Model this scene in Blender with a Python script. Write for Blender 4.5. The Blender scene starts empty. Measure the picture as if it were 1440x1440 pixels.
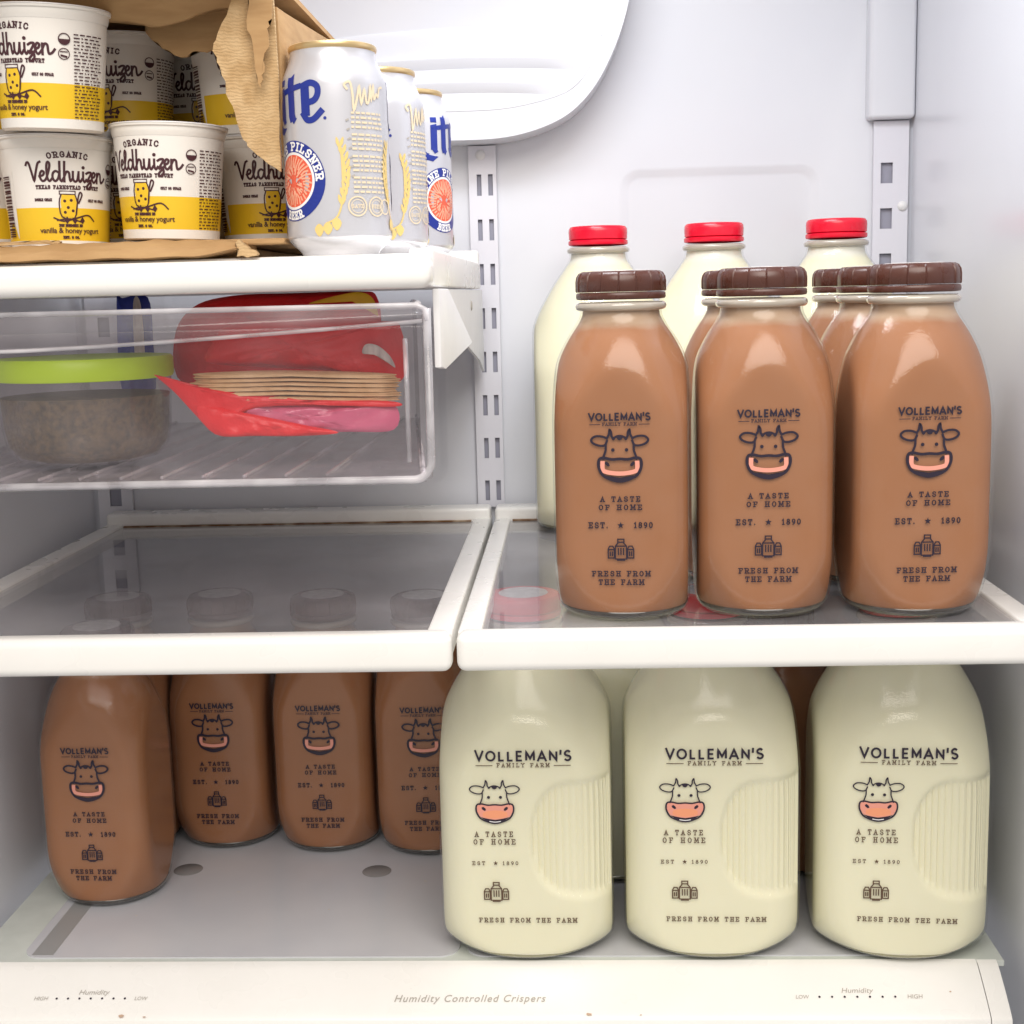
import bpy, bmesh, math, random
from mathutils import Matrix, Vector
random.seed(7)
R = math.radians
scene = bpy.context.scene
col = scene.collection

# ------------------------------------------------------------------ camera
CAM = dict(cx=0.0798, cy=-0.8678, cz=0.221, pitch=0.1578, yaw=0.0452, roll=0.0252, f=1924.99)
def make_camera():
    cd = bpy.data.cameras.new('camera'); co = bpy.data.objects.new('camera', cd); col.objects.link(co)
    cd.sensor_width = 36; cd.sensor_height = 36; cd.lens = CAM['f']/1440*36
    cd.clip_start = 0.01; cd.clip_end = 100
    cy, sy = math.cos(CAM['yaw']), math.sin(CAM['yaw']); cp, sp = math.cos(CAM['pitch']), math.sin(CAM['pitch'])
    right = Vector((cy, sy, 0)); fwd = Vector((-sy*cp, cy*cp, -sp)); up = Vector((-sy*sp, cy*sp, cp))
    c, s = math.cos(CAM['roll']), math.sin(CAM['roll'])
    r2 = right*c-up*s; u2 = right*s+up*c
    m = Matrix((r2, u2, -fwd)).transposed().to_4x4(); m.translation = (CAM['cx'], CAM['cy'], CAM['cz'])
    co.matrix_world = m
    scene.camera = co
make_camera()

# ------------------------------------------------------------------ light
w = bpy.data.worlds.new('World'); scene.world = w; w.use_nodes = True
bg = w.node_tree.nodes['Background']; bg.inputs[0].default_value = (1.0, 0.96, 0.92, 1); bg.inputs[1].default_value = 0.54
def area(name, loc, target, sx, sy, energy, colr):
    l = bpy.data.lights.new(name, 'AREA'); l.shape = 'RECTANGLE'; l.size = sx; l.size_y = sy
    l.energy = energy; l.color = colr
    o = bpy.data.objects.new(name, l); col.objects.link(o); o.location = loc
    o.rotation_euler = (Vector(target)-Vector(loc)).to_track_quat('-Z', 'Y').to_euler()
    return o
area('fridge_lamp', (0.06, 0.07, 0.685), (0.08, 0.12, 0), 0.36, 0.14, 2.85, (0.93, 0.955, 1.0))
area('room_lamp', (0.20, -1.50, 1.45), (0.0, 0.1, -0.1), 2.0, 1.5, 43, (1.0, 0.93, 0.86)).data.shape = 'ELLIPSE'
scene.view_settings.view_transform = 'Standard'; scene.view_settings.look = 'None'
scene.view_settings.exposure = 0.12; scene.view_settings.gamma = 1.0
scene.render.engine = 'CYCLES'
scene.cycles.max_bounces = 9; scene.cycles.diffuse_bounces = 4; scene.cycles.glossy_bounces = 4; scene.cycles.transmission_bounces = 5; scene.cycles.transparent_max_bounces = 16

# ------------------------------------------------------------------ materials
MATS = {}
def mat(name, colr=(.8, .8, .8), rough=.5, **k):
    if name in MATS: return MATS[name]
    m = bpy.data.materials.new(name); m.use_nodes = True; MATS[name] = m
    b = m.node_tree.nodes['Principled BSDF']
    b.inputs['Base Color'].default_value = (*colr, 1); b.inputs['Roughness'].default_value = rough
    for kk, v in k.items():
        b.inputs[kk].default_value = v
    return m
def bsdf(m): return m.node_tree.nodes['Principled BSDF']
def node(m, t, **k):
    n = m.node_tree.nodes.new(t)
    for kk, v in k.items(): setattr(n, kk, v)
    return n
def link(m, a, b): m.node_tree.links.new(a, b)
def noise(m, scale, detail=3, rough=.5, coord='Object', stretch=None):
    tc = node(m, 'ShaderNodeTexCoord'); n = node(m, 'ShaderNodeTexNoise')
    n.inputs['Scale'].default_value = scale; n.inputs['Detail'].default_value = detail; n.inputs['Roughness'].default_value = rough
    src = tc.outputs[coord]
    if stretch:
        mp = node(m, 'ShaderNodeMapping'); mp.inputs['Scale'].default_value = stretch
        link(m, src, mp.inputs[0]); src = mp.outputs[0]
    link(m, src, n.inputs['Vector'])
    return n
def vary(m, c1, c2, scale, detail=3, lo=.35, hi=.65, stretch=None):
    n = noise(m, scale, detail, stretch=stretch); r = node(m, 'ShaderNodeValToRGB')
    r.color_ramp.elements[0].position = lo; r.color_ramp.elements[1].position = hi
    r.color_ramp.elements[0].color = (*c1, 1); r.color_ramp.elements[1].color = (*c2, 1)
    link(m, n.outputs['Fac'], r.inputs[0]); link(m, r.outputs[0], bsdf(m).inputs['Base Color'])
def rough_noise(m, scale, lo, hi, detail=4):
    n = noise(m, scale, detail); r = node(m, 'ShaderNodeMapRange')
    r.inputs['From Min'].default_value = .3; r.inputs['From Max'].default_value = .7
    r.inputs['To Min'].default_value = lo; r.inputs['To Max'].default_value = hi
    link(m, n.outputs['Fac'], r.inputs['Value']); link(m, r.outputs[0], bsdf(m).inputs['Roughness'])
def bump(m, scale, strength, dist=.001, detail=3, stretch=None):
    n = noise(m, scale, detail, stretch=stretch); b = node(m, 'ShaderNodeBump')
    b.inputs['Strength'].default_value = strength; b.inputs['Distance'].default_value = dist
    link(m, n.outputs['Fac'], b.inputs['Height']); link(m, b.outputs[0], bsdf(m).inputs['Normal'])

liner = mat('liner_plastic', (.80, .815, .87), .22); rough_noise(liner, 9, .20, .25, 2)
vary(liner, (.715, .73, .785), (.745, .76, .805), 5)
white = mat('white_plastic', (.86, .85, .81), .28); rough_noise(white, 30, .26, .31, 2); vary(white, (.845, .835, .80), (.87, .86, .83), 16, 4)
bracket_m = mat('white_enamel', (.80, .80, .80), .35); rough_noise(bracket_m, 40, .28, .45)
standard_m = mat('standard_enamel', (.74, .74, .80), .35); rough_noise(standard_m, 40, .28, .45)
slot_m = mat('slot_shade', (.33, .33, .40), .7)
frost = mat('frosted_glass_edge', (.60, .64, .60), .45); vary(frost, (.58, .62, .58), (.64, .68, .64), 40, 4)
pane_grey = mat('grey_glass', (.56, .57, .61), .16); vary(pane_grey, (.55, .56, .60), (.60, .605, .635), 9, 3); rough_noise(pane_grey, 14, .15, .20, 2)
ink = mat('dark_ink', (.020, .012, .028), .35)
ink_brown = mat('sepia_ink', (.10, .055, .03), .45)
ink_soft = mat('thin_gold_ink', (.26, .19, .09), .45)
pink = mat('pink_ink', (.80, .33, .25), .4)
orange_ink = mat('orange_ink', (.86, .34, .18), .4)
grey_ink = mat('grey_ink', (.42, .39, .35), .5)
grime = mat('grime', (.20, .11, .04), .6); vary(grime, (.16, .065, .014), (.55, .45, .33), 45, 4, .45, .72)
def thin_clear(name, tint, haze_amt, haze_col=(.8, .8, .8), rough=.03, ior=1.5, scale=18, dew=0):
    m = bpy.data.materials.new(name); m.use_nodes = True; MATS[name] = m
    nt = m.node_tree; nt.nodes.clear()
    out = node(m, 'ShaderNodeOutputMaterial'); tr = node(m, 'ShaderNodeBsdfTransparent'); gl = node(m, 'ShaderNodeBsdfGlossy')
    df = node(m, 'ShaderNodeBsdfDiffuse'); fr = node(m, 'ShaderNodeFresnel'); m1 = node(m, 'ShaderNodeMixShader'); m2 = node(m, 'ShaderNodeMixShader')
    tr.inputs[0].default_value = (*tint, 1); gl.inputs['Roughness'].default_value = rough; df.inputs[0].default_value = (*haze_col, 1)
    fr.inputs[0].default_value = ior
    n = noise(m, scale, 2); r = node(m, 'ShaderNodeMapRange'); r.inputs['From Min'].default_value = .35; r.inputs['From Max'].default_value = .7
    r.inputs['To Min'].default_value = haze_amt*.6; r.inputs['To Max'].default_value = haze_amt*1.6
    ge = node(m, 'ShaderNodeNewGeometry'); fs_ = node(m, 'ShaderNodeMath', operation='SUBTRACT'); fs_.inputs[0].default_value = 1
    link(m, ge.outputs['Backfacing'], fs_.inputs[1])          # the sheet reflects and scatters at its outer faces only
    k1 = node(m, 'ShaderNodeMath', operation='MULTIPLY'); k2 = node(m, 'ShaderNodeMath', operation='MULTIPLY')
    link(m, fs_.outputs[0], k1.inputs[1]); link(m, fs_.outputs[0], k2.inputs[1]); link(m, fr.outputs[0], k2.inputs[0])
    link(m, n.outputs['Fac'], r.inputs['Value']); link(m, r.outputs[0], k1.inputs[0]); link(m, k1.outputs[0], m1.inputs[0])
    link(m, tr.outputs[0], m1.inputs[1]); link(m, df.outputs[0], m1.inputs[2])
    link(m, k2.outputs[0], m2.inputs[0]); link(m, m1.outputs[0], m2.inputs[1]); link(m, gl.outputs[0], m2.inputs[2])
    link(m, m2.outputs[0], out.inputs[0])
    if dew:                                                   # fine condensation on cold glass
        nb = noise(m, 650, 1); bp = node(m, 'ShaderNodeBump'); bp.inputs['Strength'].default_value = dew; bp.inputs['Distance'].default_value = .0006
        link(m, nb.outputs['Fac'], bp.inputs['Height']); link(m, bp.outputs[0], gl.inputs['Normal'])
        nr = noise(m, 25, 1); rr = node(m, 'ShaderNodeMapRange'); rr.inputs['From Min'].default_value = .4; rr.inputs['From Max'].default_value = .65
        rr.inputs['To Min'].default_value = .03; rr.inputs['To Max'].default_value = .13
        link(m, nr.outputs['Fac'], rr.inputs['Value']); link(m, rr.outputs[0], gl.inputs['Roughness'])
    return m
bottle_glass = thin_clear('clear_bottle_glass', (.97, .975, .965), .02, (.8, .8, .78), .06, 1.5, 30, .20)
shelf_glass = thin_clear('shelf_glass', (.90, .90, .91), .29, (.60, .585, .61), .04, 1.5, 8)
clear_pl = thin_clear('clear_plastic', (.98, .97, .975), .03, (.85, .80, .84), .05, 1.45, 20)
clear_rim = thin_clear('clear_plastic_rim', (.88, .87, .89), .36, (.92, .90, .93), .08, 1.5, 30)
clear_food = thin_clear('clear_box_glass', (.90, .90, .91), .10, (.55, .5, .5), .05, 1.5, 25)
clear_handle = thin_clear('clear_plastic_handle', (.97, .96, .965), .11, (.88, .84, .88), .10, 1.5, 16)
clear_floor = thin_clear('clear_plastic_floor', (.95, .94, .95), .22, (.80, .74, .78), .08, 1.45, 40)
film_red = mat('red_film', (.74, .010, .016), .42); bump(film_red, 45, .6, .006, 4); film_red2 = film_red
film_pink = mat('pink_film', (.62, .12, .22), .25); bump(film_pink, 30, .4, .004, 4)

choc_c = ((.345, .149, .067), (.308, .125, .052))
def liquid(name, c1, c2, neck_c, z_level, sss):
    m = mat(name, c1, .12)
    b = bsdf(m)
    b.inputs['Coat Weight'].default_value = 0; b.inputs['Coat Roughness'].default_value = .06; b.inputs['Coat IOR'].default_value = 1.5
    b.inputs['Roughness'].default_value = .55; b.inputs['Specular IOR Level'].default_value = .15
    if sss:
        b.inputs['Subsurface Weight'].default_value = sss; b.inputs['Subsurface Radius'].default_value = (.9, .75, .5); b.inputs['Subsurface Scale'].default_value = .004
    n = noise(m, 11, 4); r = node(m, 'ShaderNodeMixRGB'); r.inputs[1].default_value = (*c1, 1); r.inputs[2].default_value = (*c2, 1)
    link(m, n.outputs['Fac'], r.inputs[0])
    tc = node(m, 'ShaderNodeTexCoord'); sp = node(m, 'ShaderNodeSeparateXYZ'); link(m, tc.outputs['Object'], sp.inputs[0])
    n2 = noise(m, 60, 3); ad = node(m, 'ShaderNodeMath', operation='MULTIPLY_ADD'); ad.inputs[1].default_value = .006
    link(m, n2.outputs['Fac'], ad.inputs[0]); link(m, sp.outputs['Z'], ad.inputs[2])
    mr = node(m, 'ShaderNodeMapRange'); mr.inputs['From Min'].default_value = z_level; mr.inputs['From Max'].default_value = z_level+.005
    link(m, ad.outputs[0], mr.inputs['Value'])
    r2 = node(m, 'ShaderNodeMixRGB'); r2.inputs[2].default_value = (*neck_c, 1)
    link(m, mr.outputs[0], r2.inputs[0]); link(m, r.outputs[0], r2.inputs[1]); link(m, r2.outputs[0], b.inputs['Base Color'])
    return m
choc_m = liquid('chocolate_milk', choc_c[0], choc_c[1], (.44, .30, .20), .1985, 0)
milk_m = liquid('whole_milk', (.82, .79, .60), (.80, .765, .56), (.78, .76, .67), .2475, .2)
glass_ring = mat('bottle_glass', (.62, .56, .47), .08, **{'Coat Weight': 1., 'Transmission Weight': .35})
glass_base = mat('bottle_base_glass', (.028, .020, .015), .1, **{'Coat Weight': .6})
glass_base_m = mat('bottle_base_glass_pale', (.25, .235, .12), .08, **{'Coat Weight': 1.})
cap_brown = mat('brown_cap', (.080, .027, .018), .28); rough_noise(cap_brown, 90, .2, .4)
cap_red = mat('red_cap', (.78, .008, .035), .25, **{'Subsurface Weight': .1})
bsdf(cap_red).inputs['Subsurface Scale'].default_value = .002
cap_paper = mat('cap_sticker', (.62, .60, .58), .5); vary(cap_paper, (.45, .43, .42), (.70, .68, .66), 160, 3)

# ------------------------------------------------------------------ mesh helpers
def obj(name, verts, faces, mats, parent=None, smooth=False, fm=None):
    me = bpy.data.meshes.new(name); me.from_pydata([tuple(v) for v in verts], [], faces); me.validate()
    for m in (mats if isinstance(mats, (list, tuple)) else [mats]): me.materials.append(m)
    if fm:
        for p, i in zip(me.polygons, fm): p.material_index = i
    if smooth:
        for p in me.polygons: p.use_smooth = True
    me.update()
    o = bpy.data.objects.new(name, me); col.objects.link(o)
    if parent: o.parent = parent
    return o
def from_bm(name, bm, mats, parent=None, smooth=False):
    bmesh.ops.recalc_face_normals(bm, faces=bm.faces)
    me = bpy.data.meshes.new(name); bm.to_mesh(me); bm.free()
    for m in (mats if isinstance(mats, (list, tuple)) else [mats]): me.materials.append(m)
    if smooth:
        for p in me.polygons: p.use_smooth = True
    o = bpy.data.objects.new(name, me); col.objects.link(o)
    if parent: o.parent = parent
    return o
def rbox(name, x0, x1, y0, y1, z0, z1, m, parent=None, r=.002, seg=3, smooth=True):
    bm = bmesh.new(); bmesh.ops.create_cube(bm, size=1)
    for v in bm.verts:
        v.co = (x0 if v.co.x < 0 else x1, y0 if v.co.y < 0 else y1, z0 if v.co.z < 0 else z1)
    if r > 0: bmesh.ops.bevel(bm, geom=list(bm.edges), offset=r, segments=seg, profile=.5, affect='EDGES')
    o = from_bm(name, bm, m, parent, smooth)
    if smooth: autosmooth(o)
    return o
def autosmooth(o, ang=40):
    me = o.data
    bm = bmesh.new(); bm.from_mesh(me)
    for e in bm.edges:
        if len(e.link_faces) == 2 and e.calc_face_angle(0) > R(ang): e.smooth = False
    bm.to_mesh(me); bm.free()
def prism(name, poly, axis, a0, a1, m, parent=None, bev=0, seg=2, smooth=True):
    """poly is 2-D; extruded along axis ('x': poly=(y,z), 'y': poly=(x,z), 'z': poly=(x,y)) from a0 to a1"""
    bm = bmesh.new()
    def P(p, a): return {'x': (a, p[0], p[1]), 'y': (p[0], a, p[1]), 'z': (p[0], p[1], a)}[axis]
    A = [bm.verts.new(P(p, a0)) for p in poly]; B = [bm.verts.new(P(p, a1)) for p in poly]
    n = len(poly); fa = bm.faces.new(A); fb = bm.faces.new(B[::-1])
    for i in range(n): bm.faces.new((A[i], B[i], B[(i+1) % n], A[(i+1) % n]))
    if bev:
        es = [e for e in bm.edges if (e in fa.edges) or (e in fb.edges)]
        bmesh.ops.bevel(bm, geom=es, offset=bev, segments=seg, profile=.5, affect='EDGES')
    o = from_bm(name, bm, m, parent, smooth)
    if smooth: autosmooth(o, 35)
    return o
def lathe(name, prof, n, m, parent=None, fm_rule=None, cap=True, sharp=None):
    vs, fs, fm = [], [], []
    for r, z in prof:
        for i in range(n):
            a = 2*math.pi*i/n; vs.append((r*math.sin(a), -r*math.cos(a), z))
    for j in range(len(prof)-1):
        for i in range(n):
            fs.append((j*n+i, j*n+(i+1) % n, (j+1)*n+(i+1) % n, (j+1)*n+i)); fm.append(fm_rule(j) if fm_rule else 0)
    if cap:
        fs.append(tuple(range(n))[::-1]); fm.append(fm_rule(0) if fm_rule else 0)
        k = (len(prof)-1)*n; fs.append(tuple(range(k, k+n))); fm.append(fm_rule(len(prof)-2) if fm_rule else 0)
    o = obj(name, vs, fs, m, parent, True, fm); autosmooth(o, sharp or 38)
    return o
def empty(name, loc=(0, 0, 0), rz=0, label=None, cat=None, group=None):
    o = bpy.data.objects.new(name, None); col.objects.link(o); o.location = loc; o.rotation_euler = (0, 0, rz); o.empty_display_size = .02
    if label: tag(o, label, cat, group)
    return o
def tag(o, label, cat, group=None):
    o['label'] = label; o['category'] = cat
    if group: o['group'] = group
    return o
def struct(o): o['kind'] = 'structure'; return o
def interp(tab, x):
    """piecewise smooth (monotone-ish cubic) interpolation of [(x, y)...]"""
    if x <= tab[0][0]: return tab[0][1]
    if x >= tab[-1][0]: return tab[-1][1]
    for i in range(len(tab)-1):
        (xa, ya), (xb, yb) = tab[i], tab[i+1]
        if x <= xb:
            t = (x-xa)/(xb-xa)
            def slope(k):
                if k <= 0 or k >= len(tab)-1: 
                    k2 = max(0, min(k, len(tab)-2)); return (tab[k2+1][1]-tab[k2][1])/(tab[k2+1][0]-tab[k2][0])
                d1 = (tab[k][1]-tab[k-1][1])/(tab[k][0]-tab[k-1][0]); d2 = (tab[k+1][1]-tab[k][1])/(tab[k+1][0]-tab[k][0])
                return 0 if d1*d2 <= 0 else 2*d1*d2/(d1+d2)
            ma, mb = slope(i)*(xb-xa), slope(i+1)*(xb-xa)
            return (2*t**3-3*t*t+1)*ya+(t**3-2*t*t+t)*ma+(-2*t**3+3*t*t)*yb+(t**3-t*t)*mb

# ------------------------------------------------------------------ flat print: strokes, letters, fills
def catmull(pts, n=6, closed=False):
    out = []; N = len(pts)
    rng = range(N) if closed else range(N-1)
    for i in rng:
        p0 = pts[(i-1) % N] if (closed or i > 0) else pts[i]; p1 = pts[i]; p2 = pts[(i+1) % N]
        p3 = pts[(i+2) % N] if (closed or i+2 < N) else p2
        for k in range(n):
            t = k/n
            out.append(tuple(.5*((2*p1[a])+(-p0[a]+p2[a])*t+(2*p0[a]-5*p1[a]+4*p2[a]-p3[a])*t*t+(-p0[a]+3*p1[a]-3*p2[a]+p3[a])*t**3) for a in (0, 1)))
    if not closed: out.append(pts[-1])
    return out
class Print:
    def __init__(s): s.v = []; s.f = []; s.m = []; s.lay = []; s.k = 0
    def _add(s, vs, fs, mi, layer=None):
        b = len(s.v); s.k += 1
        L = layer if layer is not None else 2.0+s.k*.02
        s.v += [(x, y, L) for x, y in vs]; s.f += [tuple(i+b for i in f) for f in fs]; s.m += [mi]*len(fs)
    def stroke(s, pts, wd, mi=0, closed=False, ext=True, layer=None):
        pts = [Vector(p) for p in pts]
        pts = [p for i, p in enumerate(pts) if i == 0 or (p-pts[i-1]).length > 1e-7]
        q = [pts[0]]
        for p in pts[1:]:
            m_ = int((p-q[-1]).length/.0022)
            a_ = q[-1]
            for j in range(1, m_+1): q.append(a_+(p-a_)*(j/(m_+1)))
            q.append(p)
        pts = q
        n = len(pts)
        if n < 2: return
        if ext and not closed:
            d = (pts[0]-pts[1]).normalized()*wd*.5; pts[0] = pts[0]+d
            d = (pts[-1]-pts[-2]).normalized()*wd*.5; pts[-1] = pts[-1]+d
        vs = []
        for i in range(n):
            a = pts[i-1] if (i > 0 or closed) else None; b = pts[(i+1) % n] if (i < n-1 or closed) else None
            d1 = (pts[i]-a).normalized() if a is not None else None; d2 = (b-pts[i]).normalized() if b is not None else None
            if d1 is None: d1 = d2
            if d2 is None: d2 = d1
            t = d1+d2
            t = t.normalized() if t.length > 1e-6 else d1
            nn = Vector((-t.y, t.x)); c = max(.45, abs(nn.dot(Vector((-d1.y, d1.x)))))
            o = nn*(wd*.5/c); vs += [tuple(pts[i]+o), tuple(pts[i]-o)]
        fs = [(2*i, 2*i+1, 2*i+3, 2*i+2) for i in range(n-1)]
        if closed: fs.append((2*n-2, 2*n-1, 1, 0))
        s._add(vs, fs, mi, layer)
    def fill(s, pts, mi=0, layer=None):
        cx = sum(p[0] for p in pts)/len(pts); cy = sum(p[1] for p in pts)/len(pts); n = len(pts)
        vs = [(cx, cy)]+[((cx+p[0])/2, (cy+p[1])/2) for p in pts]+list(pts)
        fs = [(0, 1+i, 1+(i+1) % n) for i in range(n)]+[(1+i, 1+n+i, 1+n+(i+1) % n, 1+(i+1) % n) for i in range(n)]
        s._add(vs, fs, mi, layer)
    def ring(s, cx, cy, r0, r1, mi=0, n=40, layer=None):
        vs = []
        for i in range(n):
            a = 2*math.pi*i/n; vs += [(cx+r0*math.cos(a), cy+r0*math.sin(a)), (cx+r1*math.cos(a), cy+r1*math.sin(a))]
        s._add(vs, [(2*i, 2*i+1, (2*i+3) % (2*n), (2*i+2) % (2*n)) for i in range(n)], mi, layer)
    def disc(s, cx, cy, r, mi=0, n=20, ry=None, layer=None):
        ry = ry or r
        s.fill([(cx+r*math.cos(2*math.pi*i/n), cy+ry*math.sin(2*math.pi*i/n)) for i in range(n)], mi, layer)
    def slab(s, text, cx, cy, width, h, wd, mi=0, space=.30, arc=None, serif=True):
        """slab-serif capitals drawn stroke by stroke, centred on cx, baseline cy; arc=(x, y, radius, mid angle, +1/-1)"""
        adv = []; x = 0
        for ch in text:
            wch = SLAB[ch][2] if ch in SLAB else .55
            adv.append(x); x += wch+space
        x -= space; sx = width/x
        for ch, a in zip(text, adv):
            if ch not in SLAB: continue
            st, se, _ = SLAB[ch]
            lines = [list(p) for p in st]+([[(q[0]-.15, q[1]), (q[0]+.15, q[1])] for q in se] if serif else [])
            for ln in lines:
                P = [((a+p[0])*sx-width/2, p[1]*h) for p in ln]
                if arc:
                    ax, ay, ar, mid, sg = arc
                    Q = []
                    for u, v in P:
                        t = mid-sg*u/ar; rr = ar+sg*v if sg > 0 else ar-v
                        Q.append((ax+rr*math.cos(t), ay+rr*math.sin(t)))
                    P = Q
                else: P = [(p[0]+cx, p[1]+cy) for p in P]
                s.stroke(P, wd, mi)
    def caps(s, text, cx, cy, width, h, wd, mi=0, space=.28):
        adv = []; x = 0
        for ch in text: adv.append(x); x += SANSC[ch][1]+(space if ch != 'N' else space*.8)
        x -= space; sx = width/x
        for ch, a in zip(text, adv):
            for ln in SANSC[ch][0]: s.stroke([((a+p[0])*sx-width/2+cx, p[1]*h+cy) for p in ln], wd, mi, ext=(ch in "VA'"))
    def sans(s, text, cx, cy, width, mi=0, bold=0, shear=0, hscale=1, spacing=1):
        V, F = font_mesh(text, bold, shear, spacing)
        x0 = min(v[0] for v in V); x1 = max(v[0] for v in V); k = width/(x1-x0)
        s._add([((v[0]-(x0+x1)/2)*k+cx, v[1]*k*hscale+cy) for v in V], F, mi)
    def build(s, name, mats, mapf, parent, eps=.00006):
        return obj(name, [mapf(x, y, L*eps) for x, y, L in s.v], s.f, mats, parent, False, s.m)
def ell(cx, cy, rx, ry, n=12): return [(cx+rx*math.cos(2*math.pi*i/n+.3), cy+ry*math.sin(2*math.pi*i/n+.3)) for i in range(n+1)]
Pp = [(.18, 0), (.18, 1), (.55, 1), (.74, .86), (.74, .6), (.55, .46), (.18, .46)]
Cc = [(.74, .74), (.6, .97), (.35, 1), (.13, .75), (.1, .3), (.3, .02), (.58, .02), (.76, .25)]
SLAB = {
 'A': ([[(.1, 0), (.42, 1), (.74, 0)], [(.22, .34), (.62, .34)]], [(.1, 0), (.74, 0)], .84),
 'B': ([[(.18, 0), (.18, 1), (.5, 1), (.68, .88), (.68, .65), (.5, .53), (.18, .53)], [(.5, .53), (.74, .4), (.74, .15), (.55, 0), (.18, 0)]], [(.12, 0), (.12, 1)], .84),
 'C': ([Cc], [], .86), 'D': ([[(.18, 0), (.18, 1), (.48, 1), (.72, .8), (.75, .5), (.72, .2), (.48, 0), (.18, 0)]], [(.12, 0), (.12, 1)], .86),
 'E': ([[(.7, .78), (.7, 1), (.18, 1), (.18, 0), (.72, 0), (.72, .24)], [(.18, .52), (.52, .52)]], [(.12, 0), (.12, 1)], .82),
 'F': ([[(.7, .76), (.7, 1), (.18, 1), (.18, 0)], [(.18, .5), (.55, .5)]], [(.2, 0), (.12, 1)], .78),
 'G': ([Cc, [(.76, .2), (.76, .48), (.5, .48)]], [], .88),
 'H': ([[(.16, 0), (.16, 1)], [(.7, 0), (.7, 1)], [(.16, .52), (.7, .52)]], [(.16, 0), (.16, 1), (.7, 0), (.7, 1)], .86),
 'I': ([[(.25, 0), (.25, 1)]], [(.25, 0), (.25, 1)], .5),
 'L': ([[(.2, 1), (.2, 0), (.72, 0), (.72, .28)]], [(.2, 1), (.14, 0)], .8),
 'M': ([[(.12, 0), (.16, 1), (.48, .25), (.8, 1), (.84, 0)]], [(.12, 0), (.84, 0), (.1, 1), (.86, 1)], .96),
 'N': ([[(.15, 0), (.15, 1), (.7, 0), (.7, 1)]], [(.15, 0), (.1, 1), (.7, 1)], .86),
 'O': ([ell(.42, .5, .34, .5)], [], .84), 'P': ([Pp], [(.18, 0), (.12, 1)], .82),
 'R': ([Pp, [(.48, .46), (.76, 0)]], [(.18, 0), (.12, 1), (.78, 0)], .86),
 'S': ([[(.7, .75), (.6, .97), (.3, 1), (.12, .8), (.2, .58), (.62, .45), (.74, .22), (.58, .02), (.25, .02), (.1, .25)]], [], .82),
 'T': ([[(.08, .74), (.08, 1), (.76, 1), (.76, .74)], [(.42, 1), (.42, 0)]], [(.42, 0)], .84),
 'U': ([[(.14, 1), (.14, .3), (.3, .02), (.56, .02), (.72, .3), (.72, 1)]], [(.14, 1), (.72, 1)], .86),
 'V': ([[(.1, 1), (.42, 0), (.74, 1)]], [(.1, 1), (.74, 1)], .84), 'X': ([[(.12, 0), (.72, 1)], [(.12, 1), (.72, 0)]], [(.12, 0), (.72, 0), (.12, 1), (.72, 1)], .84),
 'Y': ([[(.1, 1), (.42, .5), (.74, 1)], [(.42, .5), (.42, 0)]], [(.1, 1), (.74, 1), (.42, 0)], .84),
 '1': ([[(.2, .8), (.4, 1), (.4, 0)]], [(.4, 0)], .7), '8': ([ell(.4, .75, .24, .24, 8), ell(.4, .25, .3, .25, 8)], [], .8),
 '9': ([ell(.4, .68, .28, .3, 8), [(.68, .68), (.62, .25), (.3, 0)]], [], .8), '0': ([ell(.4, .5, .3, .5, 10)], [], .8),
 '.': ([[(.15, 0), (.15, .1)]], [], .3), '&': ([[(.7, 0), (.2, .75), (.35, 1), (.5, .8), (.15, .3), (.35, 0), (.7, .4)]], [], .8),
}
SANSC = {
 'V': ([[(.02, 1), (.42, 0), (.82, 1)]], .84), 'O': ([ell(.5, .5, .46, .5, 16)], 1.0), 'L': ([[(.1, 1), (.1, 0), (.6, 0)]], .62),
 'E': ([[(.66, 1), (.1, 1), (.1, 0), (.66, 0)], [(.1, .5), (.6, .5)]], .70), 'M': ([[(.08, 0), (.08, 1), (.5, .22), (.92, 1), (.92, 0)]], 1.0),
 'A': ([[(.02, 0), (.44, 1), (.86, 0)], [(.18, .27), (.70, .27)]], .88), 'N': ([[(.1, 0), (.1, 1), (.8, 0), (.8, 1)]], .9),
 "'": ([[(.08, 1.05), (.06, .72)]], .12), 'S': ([catmull([(.62, .84), (.48, .98), (.28, .99), (.10, .84), (.12, .62), (.34, .52), (.58, .42), (.68, .22), (.52, .02), (.28, .0), (.06, .14)], 3)], .72)}
FONT = {}
def font_mesh(text, bold=0, shear=0, spacing=1):
    key = (text, bold, shear, spacing)
    if key in FONT: return FONT[key]
    c = bpy.data.curves.new('tmp', 'FONT'); c.body = text; c.resolution_u = 3; c.offset = bold; c.shear = shear; c.space_character = spacing
    o = bpy.data.objects.new('tmp', c); col.objects.link(o)
    dg = bpy.context.evaluated_depsgraph_get(); me = o.evaluated_get(dg).to_mesh()
    V = [(v.co.x, v.co.y) for v in me.vertices]; F = [tuple(p.vertices) for p in me.polygons]
    o.evaluated_get(dg).to_mesh_clear(); bpy.data.objects.remove(o); bpy.data.curves.remove(c)
    FONT[key] = (V, F); return FONT[key]

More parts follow.
